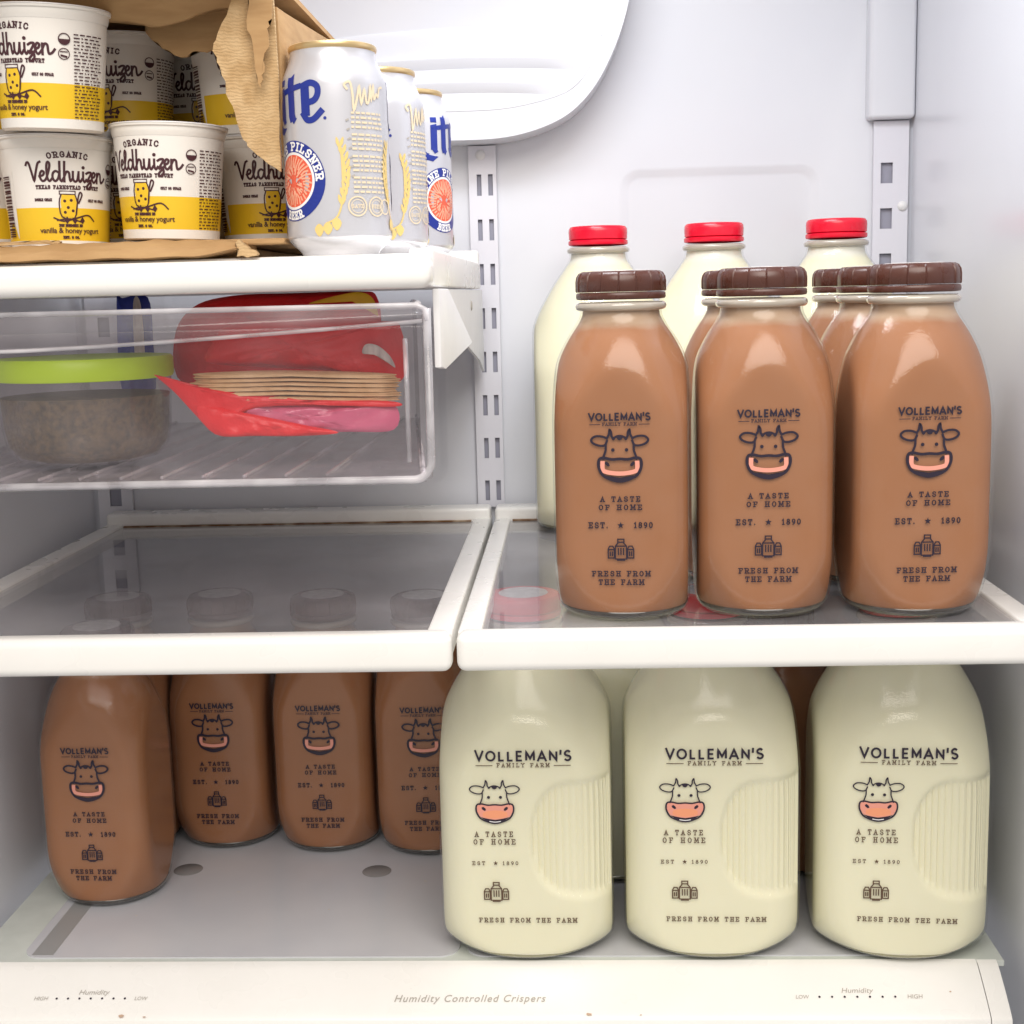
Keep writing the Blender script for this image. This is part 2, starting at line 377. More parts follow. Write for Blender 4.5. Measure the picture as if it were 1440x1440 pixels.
# ================================================================== THE FRIDGE LINER
YB = .512
XW = .413
def liner_wall(name, poly, z0, z1):
    """poly: open polyline of (x, y); thick 20 mm outward handled by prism"""
    return struct(prism(name, poly, 'z', z0, z1, liner))
def arc(cx, cy, r, a0, a1, n=8): return [(cx+r*math.cos(R(a0+(a1-a0)*i/n)), cy+r*math.sin(R(a0+(a1-a0)*i/n))) for i in range(n+1)]
def wall_back():
    bm = bmesh.new(); n = 7
    loops = [(0, .0, .020), (.003, .0004, .018), (.008, .0026, .014), (.011, .0032, .012)]
    def ringv(q, y): return [bm.verts.new((x, y, z)) for x, z in q]
    def edges(v): return [bm.edges.new((v[i], v[(i+1) % len(v)])) for i in range(len(v))]
    rim = ringv([(-XW-.02, -.62), (XW+.02, -.62), (XW+.02, .72), (-XW-.02, .72)], YB); E = edges(rim); caps = []
    for (x0, x1, z0, z1) in ((.130, .327, .03, .340), (-.330, -.045, .03, .340)):
        prev = None
        for d, h, r in loops:
            q = arc(x1-d-r, z0+d+r, r, -90, 0, n)+arc(x1-d-r, z1-d-r, r, 0, 90, n)+arc(x0+d+r, z1-d-r, r, 90, 180, n)+arc(x0+d+r, z0+d+r, r, 180, 270, n)
            v = ringv(q, YB+h)
            if prev is None: E += edges(v)
            else:
                for i in range(len(v)): bm.faces.new((prev[i], prev[(i+1) % len(v)], v[(i+1) % len(v)], v[i]))
            prev = v
        bm.faces.new(prev)
    bmesh.ops.triangle_fill(bm, edges=E, use_beauty=True)
    B = ringv([(-XW-.02, -.62), (XW+.02, -.62), (XW+.02, .72), (-XW-.02, .72)], YB+.03)
    bm.faces.new(B)
    for i in range(4): bm.faces.new((rim[i], rim[(i+1) % 4], B[(i+1) % 4], B[i]))
    o = from_bm('wall_back', bm, liner, None, True); autosmooth(o, 30)
    return struct(o)
back = wall_back()
rb = .006
struct(liner_wall('wall_right', [(XW, -.10), (XW, YB-rb)]+arc(XW-rb, YB-rb, rb, 0, 90, 5)+[(XW-rb, YB+.002), (XW+.03, YB+.002), (XW+.03, -.10)], -.62, .72))
struct(liner_wall('wall_left', [(-XW, -.10), (-XW-.03, -.10), (-XW-.03, YB+.002), (-XW+rb, YB+.002)]+arc(-XW+rb, YB-rb, rb, 90, 180, 5), -.62, .72))
struct(rbox('ceiling', -XW-.03, XW+.03, -.10, YB+.03, .70, .73, liner, r=0, smooth=False))
struct(rbox('floor', -XW-.03, XW+.03, -.10, YB+.03, -.65, -.60, liner, r=0, smooth=False))
# moulded column above the right standard, and the shallow embossed panel behind the bottles
rbox('wall_moulding', .3685, XW-.0005, .494, YB+.004, .3775, .6995, liner, back, r=.004, seg=4)
# air duct cover with two louvres, high on the back wall
duct = empty('air_duct_cover', (0, YB, .36), label='white rounded air duct cover with two louvres at the top of the back wall', cat='duct cover')
def dl(p): return (p[0], p[1]-.36)
half = [(0, .3655), (.03, .3660), (.055, .3695), (.080, .3775), (.100, .389), (.118, .408), (.132, .432), (.144, .462), (.152, .495), (.158, .55), (.160, .66)]
cx0 = -.022
half = catmull(half, 4)
outl = [dl((cx0+.172/.160*x, z)) for x, z in half]+[dl((cx0-.172/.160*x, z)) for x, z in half[::-1][:-1]]
prism('cover_body', outl, 'y', -.052, -.0015, liner, duct, bev=.014, seg=5)
def inset(pts, k):
    out = []
    for x, z in pts: out.append(((x-cx0)*k+cx0, (z-.16)*k+.16))
    return out
pan = catmull([(-.145, .098), (-.06, .106), (.0, .107), (.06, .105), (.108, .098), (.113, .092), (.100, .064), (.080, .046), (.030, .034), (-.02, .032), (-.06, .034), (-.11, .046), (-.135, .07)], 4, True)
prism('vent_panel', pan, 'y', -.0526, -.0505, liner, duct, bev=.0005, seg=2)
for (xa, xb, z, h) in ((-.13, .089, .0800, .010), (-.12, .066, .0580, .010)):
    n = 26; vs = []; fs = []
    for i in range(n+1):
        t = i/n; x = xa+(xb-xa)*t; k = max(.0, 1-abs(2*t-1)**7)
        zz = z-.004*(2*t-1)**2
        d = .0058*k
        for (dy, dz) in ((0, .0005), (-d, .0002), (-d*1.02, -.0016), (0, -h)):
            vs.append((x, -.0524+dy, zz+dz))
    for i in range(n):
        for j in range(3): fs.append((4*i+j, 4*i+4+j, 4*i+5+j, 4*i+1+j))
    fs += [(0, 1, 2, 3), (4*n+3, 4*n+2, 4*n+1, 4*n)]
    o = obj('louvre', vs, fs, liner, duct, True); autosmooth(o, 40)

# slotted shelf standards
def standard(name, x0, x1, z0, z1, yf, slots, label, screw=None, depth=.006):
    e = empty(name, ((x0+x1)/2, yf, z0), label=label, cat='shelf standard', group='slotted standards on the back wall')
    xs = sorted(set([x0, x1]+[s[0] for s in slots]+[s[1] for s in slots]))
    zs = sorted(set([z0, z1]+[s[2] for s in slots]+[s[3] for s in slots]))
    bm = bmesh.new(); cx = (x0+x1)/2; cache = {}
    def vert(x, z):
        k = (round(x, 6), round(z, 6))
        if k not in cache: cache[k] = bm.verts.new((x-cx, 0, z-z0))
        return cache[k]
    for i in range(len(xs)-1):
        for j in range(len(zs)-1):
            mx, mz = (xs[i]+xs[i+1])/2, (zs[j]+zs[j+1])/2
            if any(s[0] < mx < s[1] and s[2] < mz < s[3] for s in slots): continue
            bm.faces.new((vert(xs[i], zs[j]), vert(xs[i+1], zs[j]), vert(xs[i+1], zs[j+1]), vert(xs[i], zs[j+1])))
    r = bmesh.ops.extrude_face_region(bm, geom=list(bm.faces))
    for v in r['geom']:
        if isinstance(v, bmesh.types.BMVert): v.co.y += .0018
    from_bm('slotted_strip', bm, standard_m, e, False)
    rbox('channel_back', x0-cx+.0005, x1-cx-.0005, depth-.002, depth, .0005, z1-z0-.0005, slot_m, e, r=0, smooth=False)
    for sgn in (0, 1):
        xx = (x0-cx) if sgn == 0 else (x1-cx-.0012)
        rbox('channel_side', xx, xx+.0012, .0018, depth-.0021, 0, z1-z0, standard_m, e, r=0, smooth=False)
    if screw:
        s = lathe('screw', [(.0001, -.0022), (.003, -.002), (.0048, -.0006), (.005, 0)], 20, bracket_m, e, cap=False)
        for v in s.data.vertices: v.co = Vector((v.co.x, v.co.z, -v.co.y))+Vector((screw[0]-cx, -.0001, screw[1]-z0))
    return e
zs = [.3275-.0447*.9*0-i*.0432 for i in range(8)]
# centre
sl = []
for i in range(8):
    z = .3375-i*.0432
    sl += [(-.0087, -.0042, z-.0205, z), (.0024, .0070, z-.0205, z)]
standard('shelf_standard', -.0165, .0105, .008, .3645, YB-.0065, sl, 'white slotted metal strip in the middle of the back wall under the duct', (-.0045, .356))
sl = []
for i in range(8):
    z = .3375-i*.0432
    sl += [(.383, .3945, z-.0195, z)]
standard('shelf_standard', .376, .4095, .008, .3765, YB-.0065, sl, 'white slotted metal strip in the right corner beside the red caps', (.4045, .296))
sl = []
for i in range(14):
    z = .3375-i*.0432
    sl += [(-.3955, -.3835, z-.0195, z)]
standard('shelf_standard', -.4075, -.372, -.27, .3765, YB-.0065, sl, 'slotted metal strip in the left corner behind the empty shelf', (-.402, -.02))

# ================================================================== SHELVES
def shelf(label, x0, x1, gx0, gx1):
    e = empty('glass_shelf', ((x0+x1)/2, 0, 0), label=label, cat='shelf')
    c = (x0+x1)/2
    prof = [(0.0035, .0005), (.0095, .0022), (.0190, .0022), (.0190, -.0095), (.0165, -.021), (.012, -.0232), (.004, -.0226), (.0008, -.019), (.0, -.008)]
    rbox('front_rail', x0-c, x1-c, .0, .0188, -.0236, .0026, white, e, r=.0062, seg=5)
    for a, b in ((x0, gx0), (gx1, x1)):
        rbox('side_rail', a-c+.0004, b-c, .0120, .4950, -.0150, .0020, white, e, r=.0018, seg=3)
    rbox('rear_rail', x0-c+.0008, x1-c-.0008, .4700, .4990, -.0120, .0125, white, e, r=.0035, seg=4)
    rbox('glass_pane', gx0-c-.003, gx1-c+.003, .0150, .4740, -.0052, -.0006, shelf_glass, e, r=0, smooth=False)
    rbox('grime_line', gx0-c+.002, gx1-c-.002, .4655, .4706, -.0004, .0009, grime, e, r=0, smooth=False)
    return e
shelf('empty white framed glass shelf on the left under the clear drawer', -.3900, -.0016, -.3723, -.0192)
shelf('white framed glass shelf on the right carrying bottles with brown and red caps', .0016, .3880, .0178, .3700)

# upper left shelf
us = empty('upper_shelf', (-.19, 0, .2475), label='thick white shelf holding cardboard box and cans above the clear drawer', cat='shelf')
def uo(x, y, z): return (x+.19, y, z-.2475)
rbox('front_rail', *(-.39+.19, -.0028+.19), -.040, -.012, -.0215, -.0022, white, us, r=.0072, seg=5)
rbox('shelf_plate', -.388+.19, -.0052+.19, -.0128, .45, -.0205, 0, white, us, r=.002, seg=2)
rbox('side_rail', -.0200+.19, -.0046+.19, .0, .456, -.0208, .0035, white, us, r=.002, seg=3)
rbox('rear_rail', -.388+.19, -.006+.19, .452, .470, -.018, .0155, white, us, r=.003, seg=3)
br = empty('shelf_bracket', (-.0068, .45, .226), label='white triangular metal bracket under the right end of the upper shelf', cat='bracket')
prism('bracket_plate', [(.045-.45, -.0005), (.452-.45, -.0005), (.490-.45, -.0005), (.490-.45, -.080), (.425-.45, -.0655), (.275-.45, -.046), (.060-.45, -.006)], 'x', -.0010, .0014, bracket_m, br)
for y, z in ((.13, -.012), (.33, -.014)):
    s = lathe('rivet', [(.0001, .0012), (.0035, .0010), (.0045, 0)], 16, grey_ink, br, cap=False)
    for v in s.data.vertices: v.co = Vector((.00142+v.co.z, v.co.x+y-.45, v.co.y+z))
gd = empty('drawer_guide', (-.0036, 0, .226), label='white plastic drawer guide hanging below the upper shelf beside the clear drawer', cat='guide')
prism('guide_plate', [(-.012, -.0005), (.056, -.0005), (.270, -.044), (.018, -.0515), (-.012, -.049)], 'x', -.0012, .0030, bracket_m, gd, bev=.0006)

# crisper cover at the bottom
ZB = -.2831
cr = empty('crisper_cover', (0, .112, ZB), label='glass crisper cover with white printed front trim at the bottom', cat='crisper cover')
rbox('frosted_plate', -.3985, .3985, .0, .396, -.006, -.0012, frost, cr, r=.0006, seg=1)
def rrect(x0, x1, y0, y1, r, n=6):
    return arc(x1-r, y0+r, r, -90, 0, n)+arc(x1-r, y1-r, r, 0, 90, n)+arc(x0+r, y1-r, r, 90, 180, n)+arc(x0+r, y0+r, r, 180, 270, n)
prism('glass_pane', rrect(-.3600, -.0150, .0085, .385, .016), 'z', -.0020, -.0002, pane_grey, cr)
prism('glass_pane', rrect(-.0090, .3620, .0085, .385, .016), 'z', -.0020, -.0002, pane_grey, cr)
spot = mat('bumper_grey', (.27, .265, .265), .2)  # the bumper discs' own dark grey
for x, y in ((-.1005, .1669), (-.272, .173), (.08, .17)):
    lathe('rubber_bumper', [(.0001, .0), (.0125, .0), (.013, -.0003)], 24, spot, cr, cap=False).location = (x, y, .0002)
strip_m = mat('drawer_ledge', (.33, .33, .33), .3)
rbox('inner_ledge', -.352, -.335, .012, .37, -.0004, .0001, strip_m, cr, r=0, smooth=False)
tp = catmull([(.0015, -.0004), (-.006, -.0030), (-.022, -.0125), (-.036, -.0220), (-.0405, -.0260)], 4)
tp = tp+[(-.0412, -.0290), (-.0425, -.0300), (-.047, -.052), (-.047, -.09), (.0, -.09)]
trim = prism('front_trim', tp, 'x', -.3965, .3770, white, cr)
prism('trim_end', [(p[0]-.0, p[1]-.0005) for p in tp], 'x', .3778, .3925, white, cr)
def dial(x0, x1, left, right, cap_x, lw, rw):
    pt = Print()
    for i in range(7): pt.disc(x0+(x1-x0)*i/6, 0, .00085, 1, 10)
    pt.sans(left[0], left[1], -.0014, lw, 0, .0, .15); pt.sans(right[0], right[1], -.0014, rw, 0, .0, .15)
    pt.sans('Humidity', cap_x, .0032, .0235, 0, 0, .25, .9)
    pt.build('printed_scale', [grey_ink, ink], trim_map, cr)
def trim_map(u, v, off):
    # along the slope of the trim: v=0 sits in its middle
    y0, z0 = -.0270, -.0156; ty, tz = .843, .538
    return (u, y0+ty*v-tz*(off+.0004), z0+tz*v+ty*(off+.0004))
pt = Print(); pt.sans('Humidity Controlled Crispers', -.004, -.0033, .1135, 0, .006, .28, 1.0, 1.15)
pt.build('printed_title', [grey_ink], trim_map, cr)
dial(-.3185, -.2660, ('HIGH', -.3305), ('LOW', -.2535), -.2905, .0105, .0098)
dial(.2555, .3110, ('LOW', .2430), ('HIGH', .3255), .2840, .0100, .0112)

random.seed(21)
def blob(P, x, y, r, mi):
    P.fill([(x+r*random.uniform(.5, 1.2)*math.cos(2*math.pi*i/9)*1.8, y+r*random.uniform(.5, 1.1)*math.sin(2*math.pi*i/9)) for i in range(9)], mi)
stain_m = mat('stain', (.52, .36, .26), .6); crumb_m = mat('crumb', (.55, .50, .42), .7)
for (x, y, r) in ((-.2655, -.0145, .0016), (-.2480, -.0150, .0007), (.0850, -.0135, .0013), (.1230, -.0140, .0005), (.352, .004, .0006)):
    P_ = Print(); blob(P_, x, y, r, 0); P_.build('stain', [stain_m], trim_map, cr)
for (x, y, r) in ((-.215, .125, .0010), (-.13, .090, .0007), (-.055, .145, .0009), (-.29, .080, .0008), (-.19, .060, .0005), (-.08, .07, .0005)):
    P_ = Print(); blob(P_, x, y, r, 0); P_.build('crumb', [crumb_m], lambda u, v, o: (u, v, .0002+o), cr)

# ================================================================== BOTTLES
def softmin(a, b, p): return (a**-p+b**-p)**(-1/p)
QUART = dict(h=.0460, rc=.0165, H=.2344, prof=[(0, .0400), (.0025, .0432), (.006, .0460), (.012, .0492), (.022, .0530), (.036, .0575), (.055, .062), (.105, .062), (.126, .0605), (.145, .0555), (.162, .0495), (.178, .0433), (.190, .0370), (.200, .0305), (.2055, .0280), (.2120, .0276)], p=34)
HALF = dict(h=.0668, rc=.0270, H=.2817, prof=[(0, .0590), (.003, .0655), (.007, .0710), (.013, .0765), (.022, .0815), (.036, .0850), (.060, .0880), (.120, .0880), (.140, .0850), (.156, .0805), (.170, .0755), (.182, .0705), (.192, .0660), (.202, .0612), (.212, .0555), (.230, .0440), (.244, .0335), (.2515, .0290), (.2600, .0280)], p=44)
def rsq(h, rc, th):
    a = th % (math.pi/2); a = min(a, math.pi/2-a)
    if math.tan(a) <= (h-rc)/h: return h/math.cos(a)
    c = (h-rc)*math.sqrt(2); d = a-math.pi/4
    return c*math.cos(d)+math.sqrt(rc*rc-(c*math.sin(d))**2)
def radius(B, th, z):
    r = softmin(interp(B['prof'], z), rsq(B['h']*1.004, B['rc'], th), B['p'])
    if B is HALF:
        # ribbed finger grips pressed into the two front corners (the printed face keeps the left part clear)
        for side in (1, ):
            u = th*.062 if th <= math.pi else (th-2*math.pi)*.062
            u *= side
            if -.002 < u < .064 and .045 < z < .158:
                du, dz = (u-.036)/.0335, (z-.1010)/.0500
                lim = 1-(abs(du)**2.3+abs(dz)**2.3) if u < .036 else min(1-abs(dz)**2.3, (.0600-u)/.0040*.5)
                if lim > 0:
                    q = min(1, lim/.34); q = q*q*(3-2*q)
                    r -= .0032*q
                    if lim > .16: r += .00085*min(1, (lim-.16)/.1)*math.sin(u/.0040*2*math.pi)
    return r
def bottle_mesh(B, n, zlist, name, m, ins=0):
    vs = []; fs = []
    for z in zlist:
        for i in range(n):
            th = 2*math.pi*i/n; r = radius(B, th, z)-ins; vs.append((r*math.sin(th), -r*math.cos(th), z))
    for j in range(len(zlist)-1):
        for i in range(n): fs.append((j*n+i, j*n+(i+1) % n, (j+1)*n+(i+1) % n, (j+1)*n+i))
    fs.append(tuple(range(n))[::-1]); k = (len(zlist)-1)*n; fs.append(tuple(range(k, k+n)))
    o = obj(name, vs, fs, m, None, True); autosmooth(o, 45)
    return o
def zl(B, top, n):
    a = [.0064, .008, .0105, .013, .016, .019, .022, .026, .030, .034, .038, .042, .046]
    return a+[.046+(top-.046)*i/n for i in range(1, n+1)]
def face_map(B):
    def f(s, z, off):
        th = math.atan2(s, B['h'])
        for _ in range(6):
            r = radius(B, th % (2*math.pi), z); th = math.asin(max(-.95, min(.95, s/r)))
        r = radius(B, th % (2*math.pi), z)+off+.00018
        return (r*math.sin(th), -r*math.cos(th), z)
    return f
def cow(P, cx, cy, k, milk):
    """cow head emblem; pixel-like design units, k metres per unit, (cx, cy) = middle of the crown"""
    def T(pts): return [(cx+(x-298)*k, cy-(y-330)*k) for x, y in pts]
    def mir(pts): return [(596-x, y) for x, y in pts]
    lw = (9 if milk else 14)*k
    ear = [(222, 352), (208, 378), (175, 380), (140, 366), (127, 344), (150, 324), (190, 324), (222, 336)]
    horn = [(222, 334), (234, 312), (238, 284), (248, 300), (250, 322), (262, 340)]
    if milk: P.fill(T([(175, 470), (200, 458), (250, 466), (298, 462), (346, 466), (396, 458), (421, 470), (421, 512), (400, 552), (350, 568), (298, 574), (246, 568), (196, 552), (175, 512)]), 1, layer=.8)
    if milk: P.fill(T([(215, 520), (250, 508), (298, 504), (346, 508), (382, 520), (384, 548), (346, 562), (298, 566), (250, 562), (212, 548)]), 2, layer=1.2)
    for g in (lambda q: q, mir):
        P.stroke(catmull(T(g(ear)), 4), lw, 0); P.stroke(catmull(T(g(horn)), 4), lw, 0)
        P.stroke(catmull(T(g([(214, 378), (213, 410), (203, 440), (196, 460)])), 4), lw, 0)
        P.disc(*T(g([(257, 407)]))[0], 11*k, 0, 12)
        P.fill(T(g([(206, 484), (218, 477), (232, 488), (238, 502), (228, 508), (212, 498)])), 0)
    P.stroke(catmull(T([(258, 338), (278, 326), (298, 322), (318, 326), (338, 338)]), 4), lw, 0)
    P.fill(T([(276, 328), (298, 320), (320, 328), (310, 344), (298, 348), (286, 344)]), 0)
    muz = [(173, 466), (200, 455), (250, 465), (298, 462), (346, 465), (396, 455), (423, 466), (426, 510), (402, 560), (352, 588), (298, 600), (244, 588), (194, 560), (170, 510)]
    P.stroke(catmull(T(muz), 3, True), lw*1.25, 0, closed=True)
    if milk:
        P.fill(T([(200, 556), (250, 574), (298, 580), (346, 574), (396, 556), (352, 586), (298, 600), (244, 586)]), 0)
        P.stroke(catmull(T([(262, 586), (298, 591), (334, 586)]), 3), 6*k, 3)
    else:
        left = [(188, 472), (186, 528), (214, 556), (298, 570), (298, 530), (282, 538), (262, 528), (215, 514), (202, 500), (200, 472)]
        # pink lip: one strip down the left cheek, across and up the right
        P.stroke(catmull(T([(194, 474), (194, 525), (212, 540), (255, 549), (298, 552), (341, 549), (384, 540), (402, 525), (402, 474)]), 4), 26*k, 1, ext=False, layer=1.0)
        P.fill(T([(194, 560), (240, 572), (298, 577), (356, 572), (402, 560), (352, 588), (298, 600), (244, 588)]), 0)
def milk_cans(P, cx, cy, k, mi=0):
    """three little milk cans; k = full width in metres"""
    wdt = k*.05
    def S(pts, c=False): P.stroke([(cx+x*k, cy+y*k) for x, y in pts], wdt, mi, c)
    S([(-.22, 0), (-.22, .52), (-.12, .64), (-.12, .80), (.12, .80), (.12, .64), (.22, .52), (.22, 0)], True)
    S([(-.2, .52), (.2, .52)]); S([(-.12, .68), (.12, .68)]); S([(-.1, .18), (-.1, .42)]); S([(.0, .18), (.0, .42)]); S([(.1, .18), (.1, .42)])
    for g in (-1, 1):
        S([(g*.26, .04), (g*.26, .40), (g*.32, .52), (g*.44, .52), (g*.50, .40), (g*.50, .04)], True)
        S([(g*.26, .38), (g*.5, .38)]); S([(g*.34, .14), (g*.34, .28)]); S([(g*.42, .14), (g*.42, .28)])
    S([(-.14, -.05), (.14, -.05)])
def star(P, cx, cy, r, mi=0):
    P.fill([(cx+(r if i % 2 == 0 else r*.42)*math.sin(i*math.pi/5), cy+(r if i % 2 == 0 else r*.42)*math.cos(i*math.pi/5)) for i in range(10)], mi)
def quart_print():
    P = Print(); lw = .00085
    P.caps("VOLLEMAN'S", 0, .1372, .0400, .0043, .00115, 0, .26)
    P.slab('FAMILY FARM', 0, .1336, .0225, .0018, .00042, 0, .3)
    P.stroke([(-.0195, .1343), (-.0128, .1343)], .0005, 0); P.stroke([(.0128, .1343), (.0195, .1343)], .0005, 0)
    cow(P, 0, .1258, 1.09e-4, False)
    P.slab('A TASTE', 0, .0830, .0262, .0031, .0007, 0, .46); P.slab('OF HOME', 0, .0774, .0285, .0031, .0007, 0, .46)
    P.slab('EST.', -.0147, .0652, .0125, .0035, .00075, 0, .35); star(P, 0, .0668, .0024); P.slab('1890', .0148, .0652, .0125, .0035, .00075, 0, .35)
    milk_cans(P, 0, .0440, .0168)
    P.slab('FRESH FROM', 0, .0324, .0385, .0032, .0007, 0, .40); P.slab('THE FARM', 0, .0266, .0300, .0032, .0007, 0, .40)
    return P
def half_print():
    P = Print()
    P.caps("VOLLEMAN'S", .0005, .1655, .0710, .0070, .00155, 0, .34)
    P.slab('FAMILY FARM', .0005, .1603, .0390, .0029, .00055, 4, .55)
    P.stroke([(-.0345, .1615), (-.0225, .1615)], .0006, 4); P.stroke([(.0235, .1615), (.0355, .1615)], .0006, 4)
    cow(P, -.0213, .1445, 1.085e-4, True)
    P.slab('A TASTE', -.0225, .1045, .0285, .0038, .00065, 4, .6); P.slab('OF HOME', -.0222, .0983, .0315, .0038, .00065, 4, .6)
    P.slab('EST', -.0345, .0815, .0095, .0027, .0005, 4, .5); star(P, -.0218, .0828, .0019, 4); P.slab('1890', -.0108, .0815, .0120, .0027, .0005, 4, .5)
    milk_cans(P, -.0218, .0525, .0182, 4)
    P.slab('FRESH FROM THE FARM', .0015, .0345, .0735, .0033, .00065, 4, .5)
    return P
white_ink = mat('white_ink', (.85, .85, .85), .4)
PR_MATS = [ink, pink, orange_ink, white_ink, ink_brown]
def make_cap_brown(parent, z0):
    n = 288; prof = [(.0296, .0052), (.0301, .0058), (.0301, .0120), (.0296, .0152), (.0280, .0178), (.0255, .0190), (.0001, .0190)]
    vs = []; fs = []
    for r, z in prof:
        for i in range(n):
            a = 2*math.pi*i/n; k = 1+(.026 if (i % 18 == 0 and r > .025) else 0)
            vs.append((r*k*math.sin(a), -r*k*math.cos(a), z))
    for j in range(len(prof)-1):
        for i in range(n): fs.append((j*n+i, j*n+(i+1) % n, (j+1)*n+(i+1) % n, (j+1)*n+i))
    c = obj('cap', vs, fs, cap_brown, parent, True); autosmooth(c, 40); c.location.z = z0
    t = lathe('tamper_ring', [(.0270, .0), (.0300, .0004), (.0306, .0016), (.0304, .0040), (.0298, .0047), (.027, .0050)], 64, cap_brown, c, cap=False)
    s = lathe('cap_sticker', [(.0001, .0194), (.0195, .0194), (.0198, .0191)], 32, cap_paper, c, cap=False)
    return c
def make_cap_red(parent, z0):
    c = lathe('cap', [(.0272, .0046), (.0287, .0052), (.0290, .0120), (.0286, .0148), (.0272, .0166), (.0250, .0171), (.0001, .0171)], 72, cap_red, parent, cap=False); c.location.z = z0
    lathe('tamper_ring', [(.0262, -.0006), (.0289, .0), (.0294, .0012), (.0292, .0036), (.0284, .0042), (.026, .0044)], 64, cap_red, c, cap=False)
    lathe('cap_sticker', [(.0001, .0175), (.0190, .0175), (.0193, .0172)], 32, cap_paper, c, cap=False)
    return c
def torus(name, Rr, r, z, m, parent, n=64, k=10):
    vs = []; fs = []
    for i in range(n):
        a = 2*math.pi*i/n
        for j in range(k):
            b = 2*math.pi*j/k; rr = Rr+r*math.cos(b); vs.append((rr*math.sin(a), -rr*math.cos(a), z+r*math.sin(b)))
    for i in range(n):
        for j in range(k): fs.append((i*k+j, ((i+1) % n)*k+j, ((i+1) % n)*k+(j+1) % k, i*k+(j+1) % k))
    return obj(name, vs, fs, m, parent, True)
def make_base(B, m, parent):
    n = 96; vs = []; fs = []; zz = [0, .0012, .0030, .0062]
    sc = [.90, .965, .982, .978]
    for z, k in zip(zz, sc):
        for i in range(n):
            th = 2*math.pi*i/n; r = radius(B, th, max(z, .0006)+.0004)*k; vs.append((r*math.sin(th), -r*math.cos(th), z))
    for j in range(3):
        for i in range(n): fs.append((j*n+i, j*n+(i+1) % n, (j+1)*n+(i+1) % n, (j+1)*n+i))
    fs.append(tuple(range(n))[::-1]); fs.append(tuple(range(3*n, 4*n)))
    vs = [(x, y, z+.0004) for x, y, z in vs]
    return obj('glass_foot', vs, fs, m, parent, True)
def make_quart():
    e = empty('chocolate_milk_bottle')
    bottle_mesh(QUART, 112, [.0, .0006, .0018, .004]+zl(QUART, .2122, 56), 'glass_body', bottle_glass).parent = e
    bottle_mesh(QUART, 96, zl(QUART, .2115, 50), 'milk', choc_m, .0017).parent = e
    make_base(QUART, glass_base, e)
    torus('neck_ring', .0282, .0030, .2110, glass_ring, e)
    make_cap_brown(e, .2154)
    quart_print().build('printed_design', PR_MATS, face_map(QUART), e)
    return e
def make_half():
    e = empty('milk_bottle')
    bottle_mesh(HALF, 288, [.0, .0006, .0018, .004]+zl(HALF, .2602, 90), 'glass_body', bottle_glass).parent = e
    bottle_mesh(HALF, 288, zl(HALF, .2595, 90), 'milk', milk_m, .0018).parent = e
    make_base(HALF, glass_base_m, e)
    torus('neck_ring', .0282, .0030, .2590, glass_ring, e)
    make_cap_red(e, .2640)
    half_print().build('printed_design', PR_MATS, face_map(HALF), e)
    return e
def copy_tree(o, parent=None):
    c = o.copy(); col.objects.link(c); c.parent = parent
    for ch in list(o.children): copy_tree(ch, c)
    return c
Q0, H0 = make_quart(), make_half()
used = set()
def put(proto, loc, rz, label, group, scale=None):
    o = proto if proto not in used else copy_tree(proto)
    used.add(proto); o.location = loc; o.rotation_euler = (0, 0, rz)
    if scale: o.scale = scale
    tag(o, label, 'milk bottle', group); return o
gq1, gq2, gh1, gh2 = 'chocolate milk bottles on the right shelf', 'chocolate milk bottles at the bottom', 'milk bottles behind the chocolate milk', 'milk bottles at the bottom'
put(Q0, (.1149, .0803, .0002), R(-4.5), 'brown capped chocolate milk bottle, leftmost of the front three on the glass shelf', gq1)
put(Q0, (.2106, .0829, .0002), R(-1.5), 'middle of the three front chocolate milk bottles on the glass shelf', gq1)
put(Q0, (.3117, .0766, .0002), R(1.0), 'rightmost front chocolate milk bottle on the glass shelf beside the right wall', gq1)
put(Q0, (.2105, .1880, .0002), R(3), 'chocolate milk bottle directly behind the middle front one, cap edge showing', gq1)
put(Q0, (.3095, .1740, .0002), R(-5), 'second chocolate milk bottle in the row behind the rightmost one', gq1)
put(Q0, (.3085, .2705, .0002), R(8), 'third and rearmost chocolate milk bottle behind the rightmost one', gq1)
ms = (.945, .945, 1)
put(H0, (.1075, .4350, .0002), R(92), 'red capped white milk bottle at the back, leftmost of three, by the middle strip', gh1, ms)
put(H0, (.2150, .4350, .0002), R(95), 'red capped white milk bottle at the back, middle of three', gh1, ms)
put(H0, (.3245, .4180, .0002), R(88), 'red capped white milk bottle at the back, rightmost of three, beside the corner strip', gh1, ms)
hb = (1, 1, .975)
put(H0, (.0398, .1745, ZB+.0003), R(-1.0), 'large white milk bottle at the bottom, leftmost of three, beside the dark bottles', gh2, hb)
put(H0, (.1822, .1747, ZB+.0003), R(-1.5), 'large white milk bottle at the bottom, middle of three', gh2, hb)
put(H0, (.3270, .1715, ZB+.0003), R(-4.5), 'large white milk bottle at the bottom, rightmost of three, beside the right wall', gh2, (.975, 1, .975))
put(H0, (.1080, .3150, ZB+.0003), R(178), 'large white milk bottle behind the gap between the left two at the bottom', gh2, hb)
put(Q0, (-.3262, .2500, ZB+.0003), R(-2), 'chocolate milk bottle at the bottom left, nearest the left wall and the front', gq2)
put(Q0, (-.3460, .3640, ZB+.0003), R(6), 'chocolate milk bottle tucked right behind the front left one at the bottom', gq2)
put(Q0, (-.2518, .3720, ZB+.0003), R(-2), 'shaded chocolate milk bottle in the bottom rear row, leftmost of its row', gq2)
put(Q0, (-.1529, .3612, ZB+.0003), R(-1), 'shaded chocolate milk bottle in the bottom rear row, second from the right', gq2)
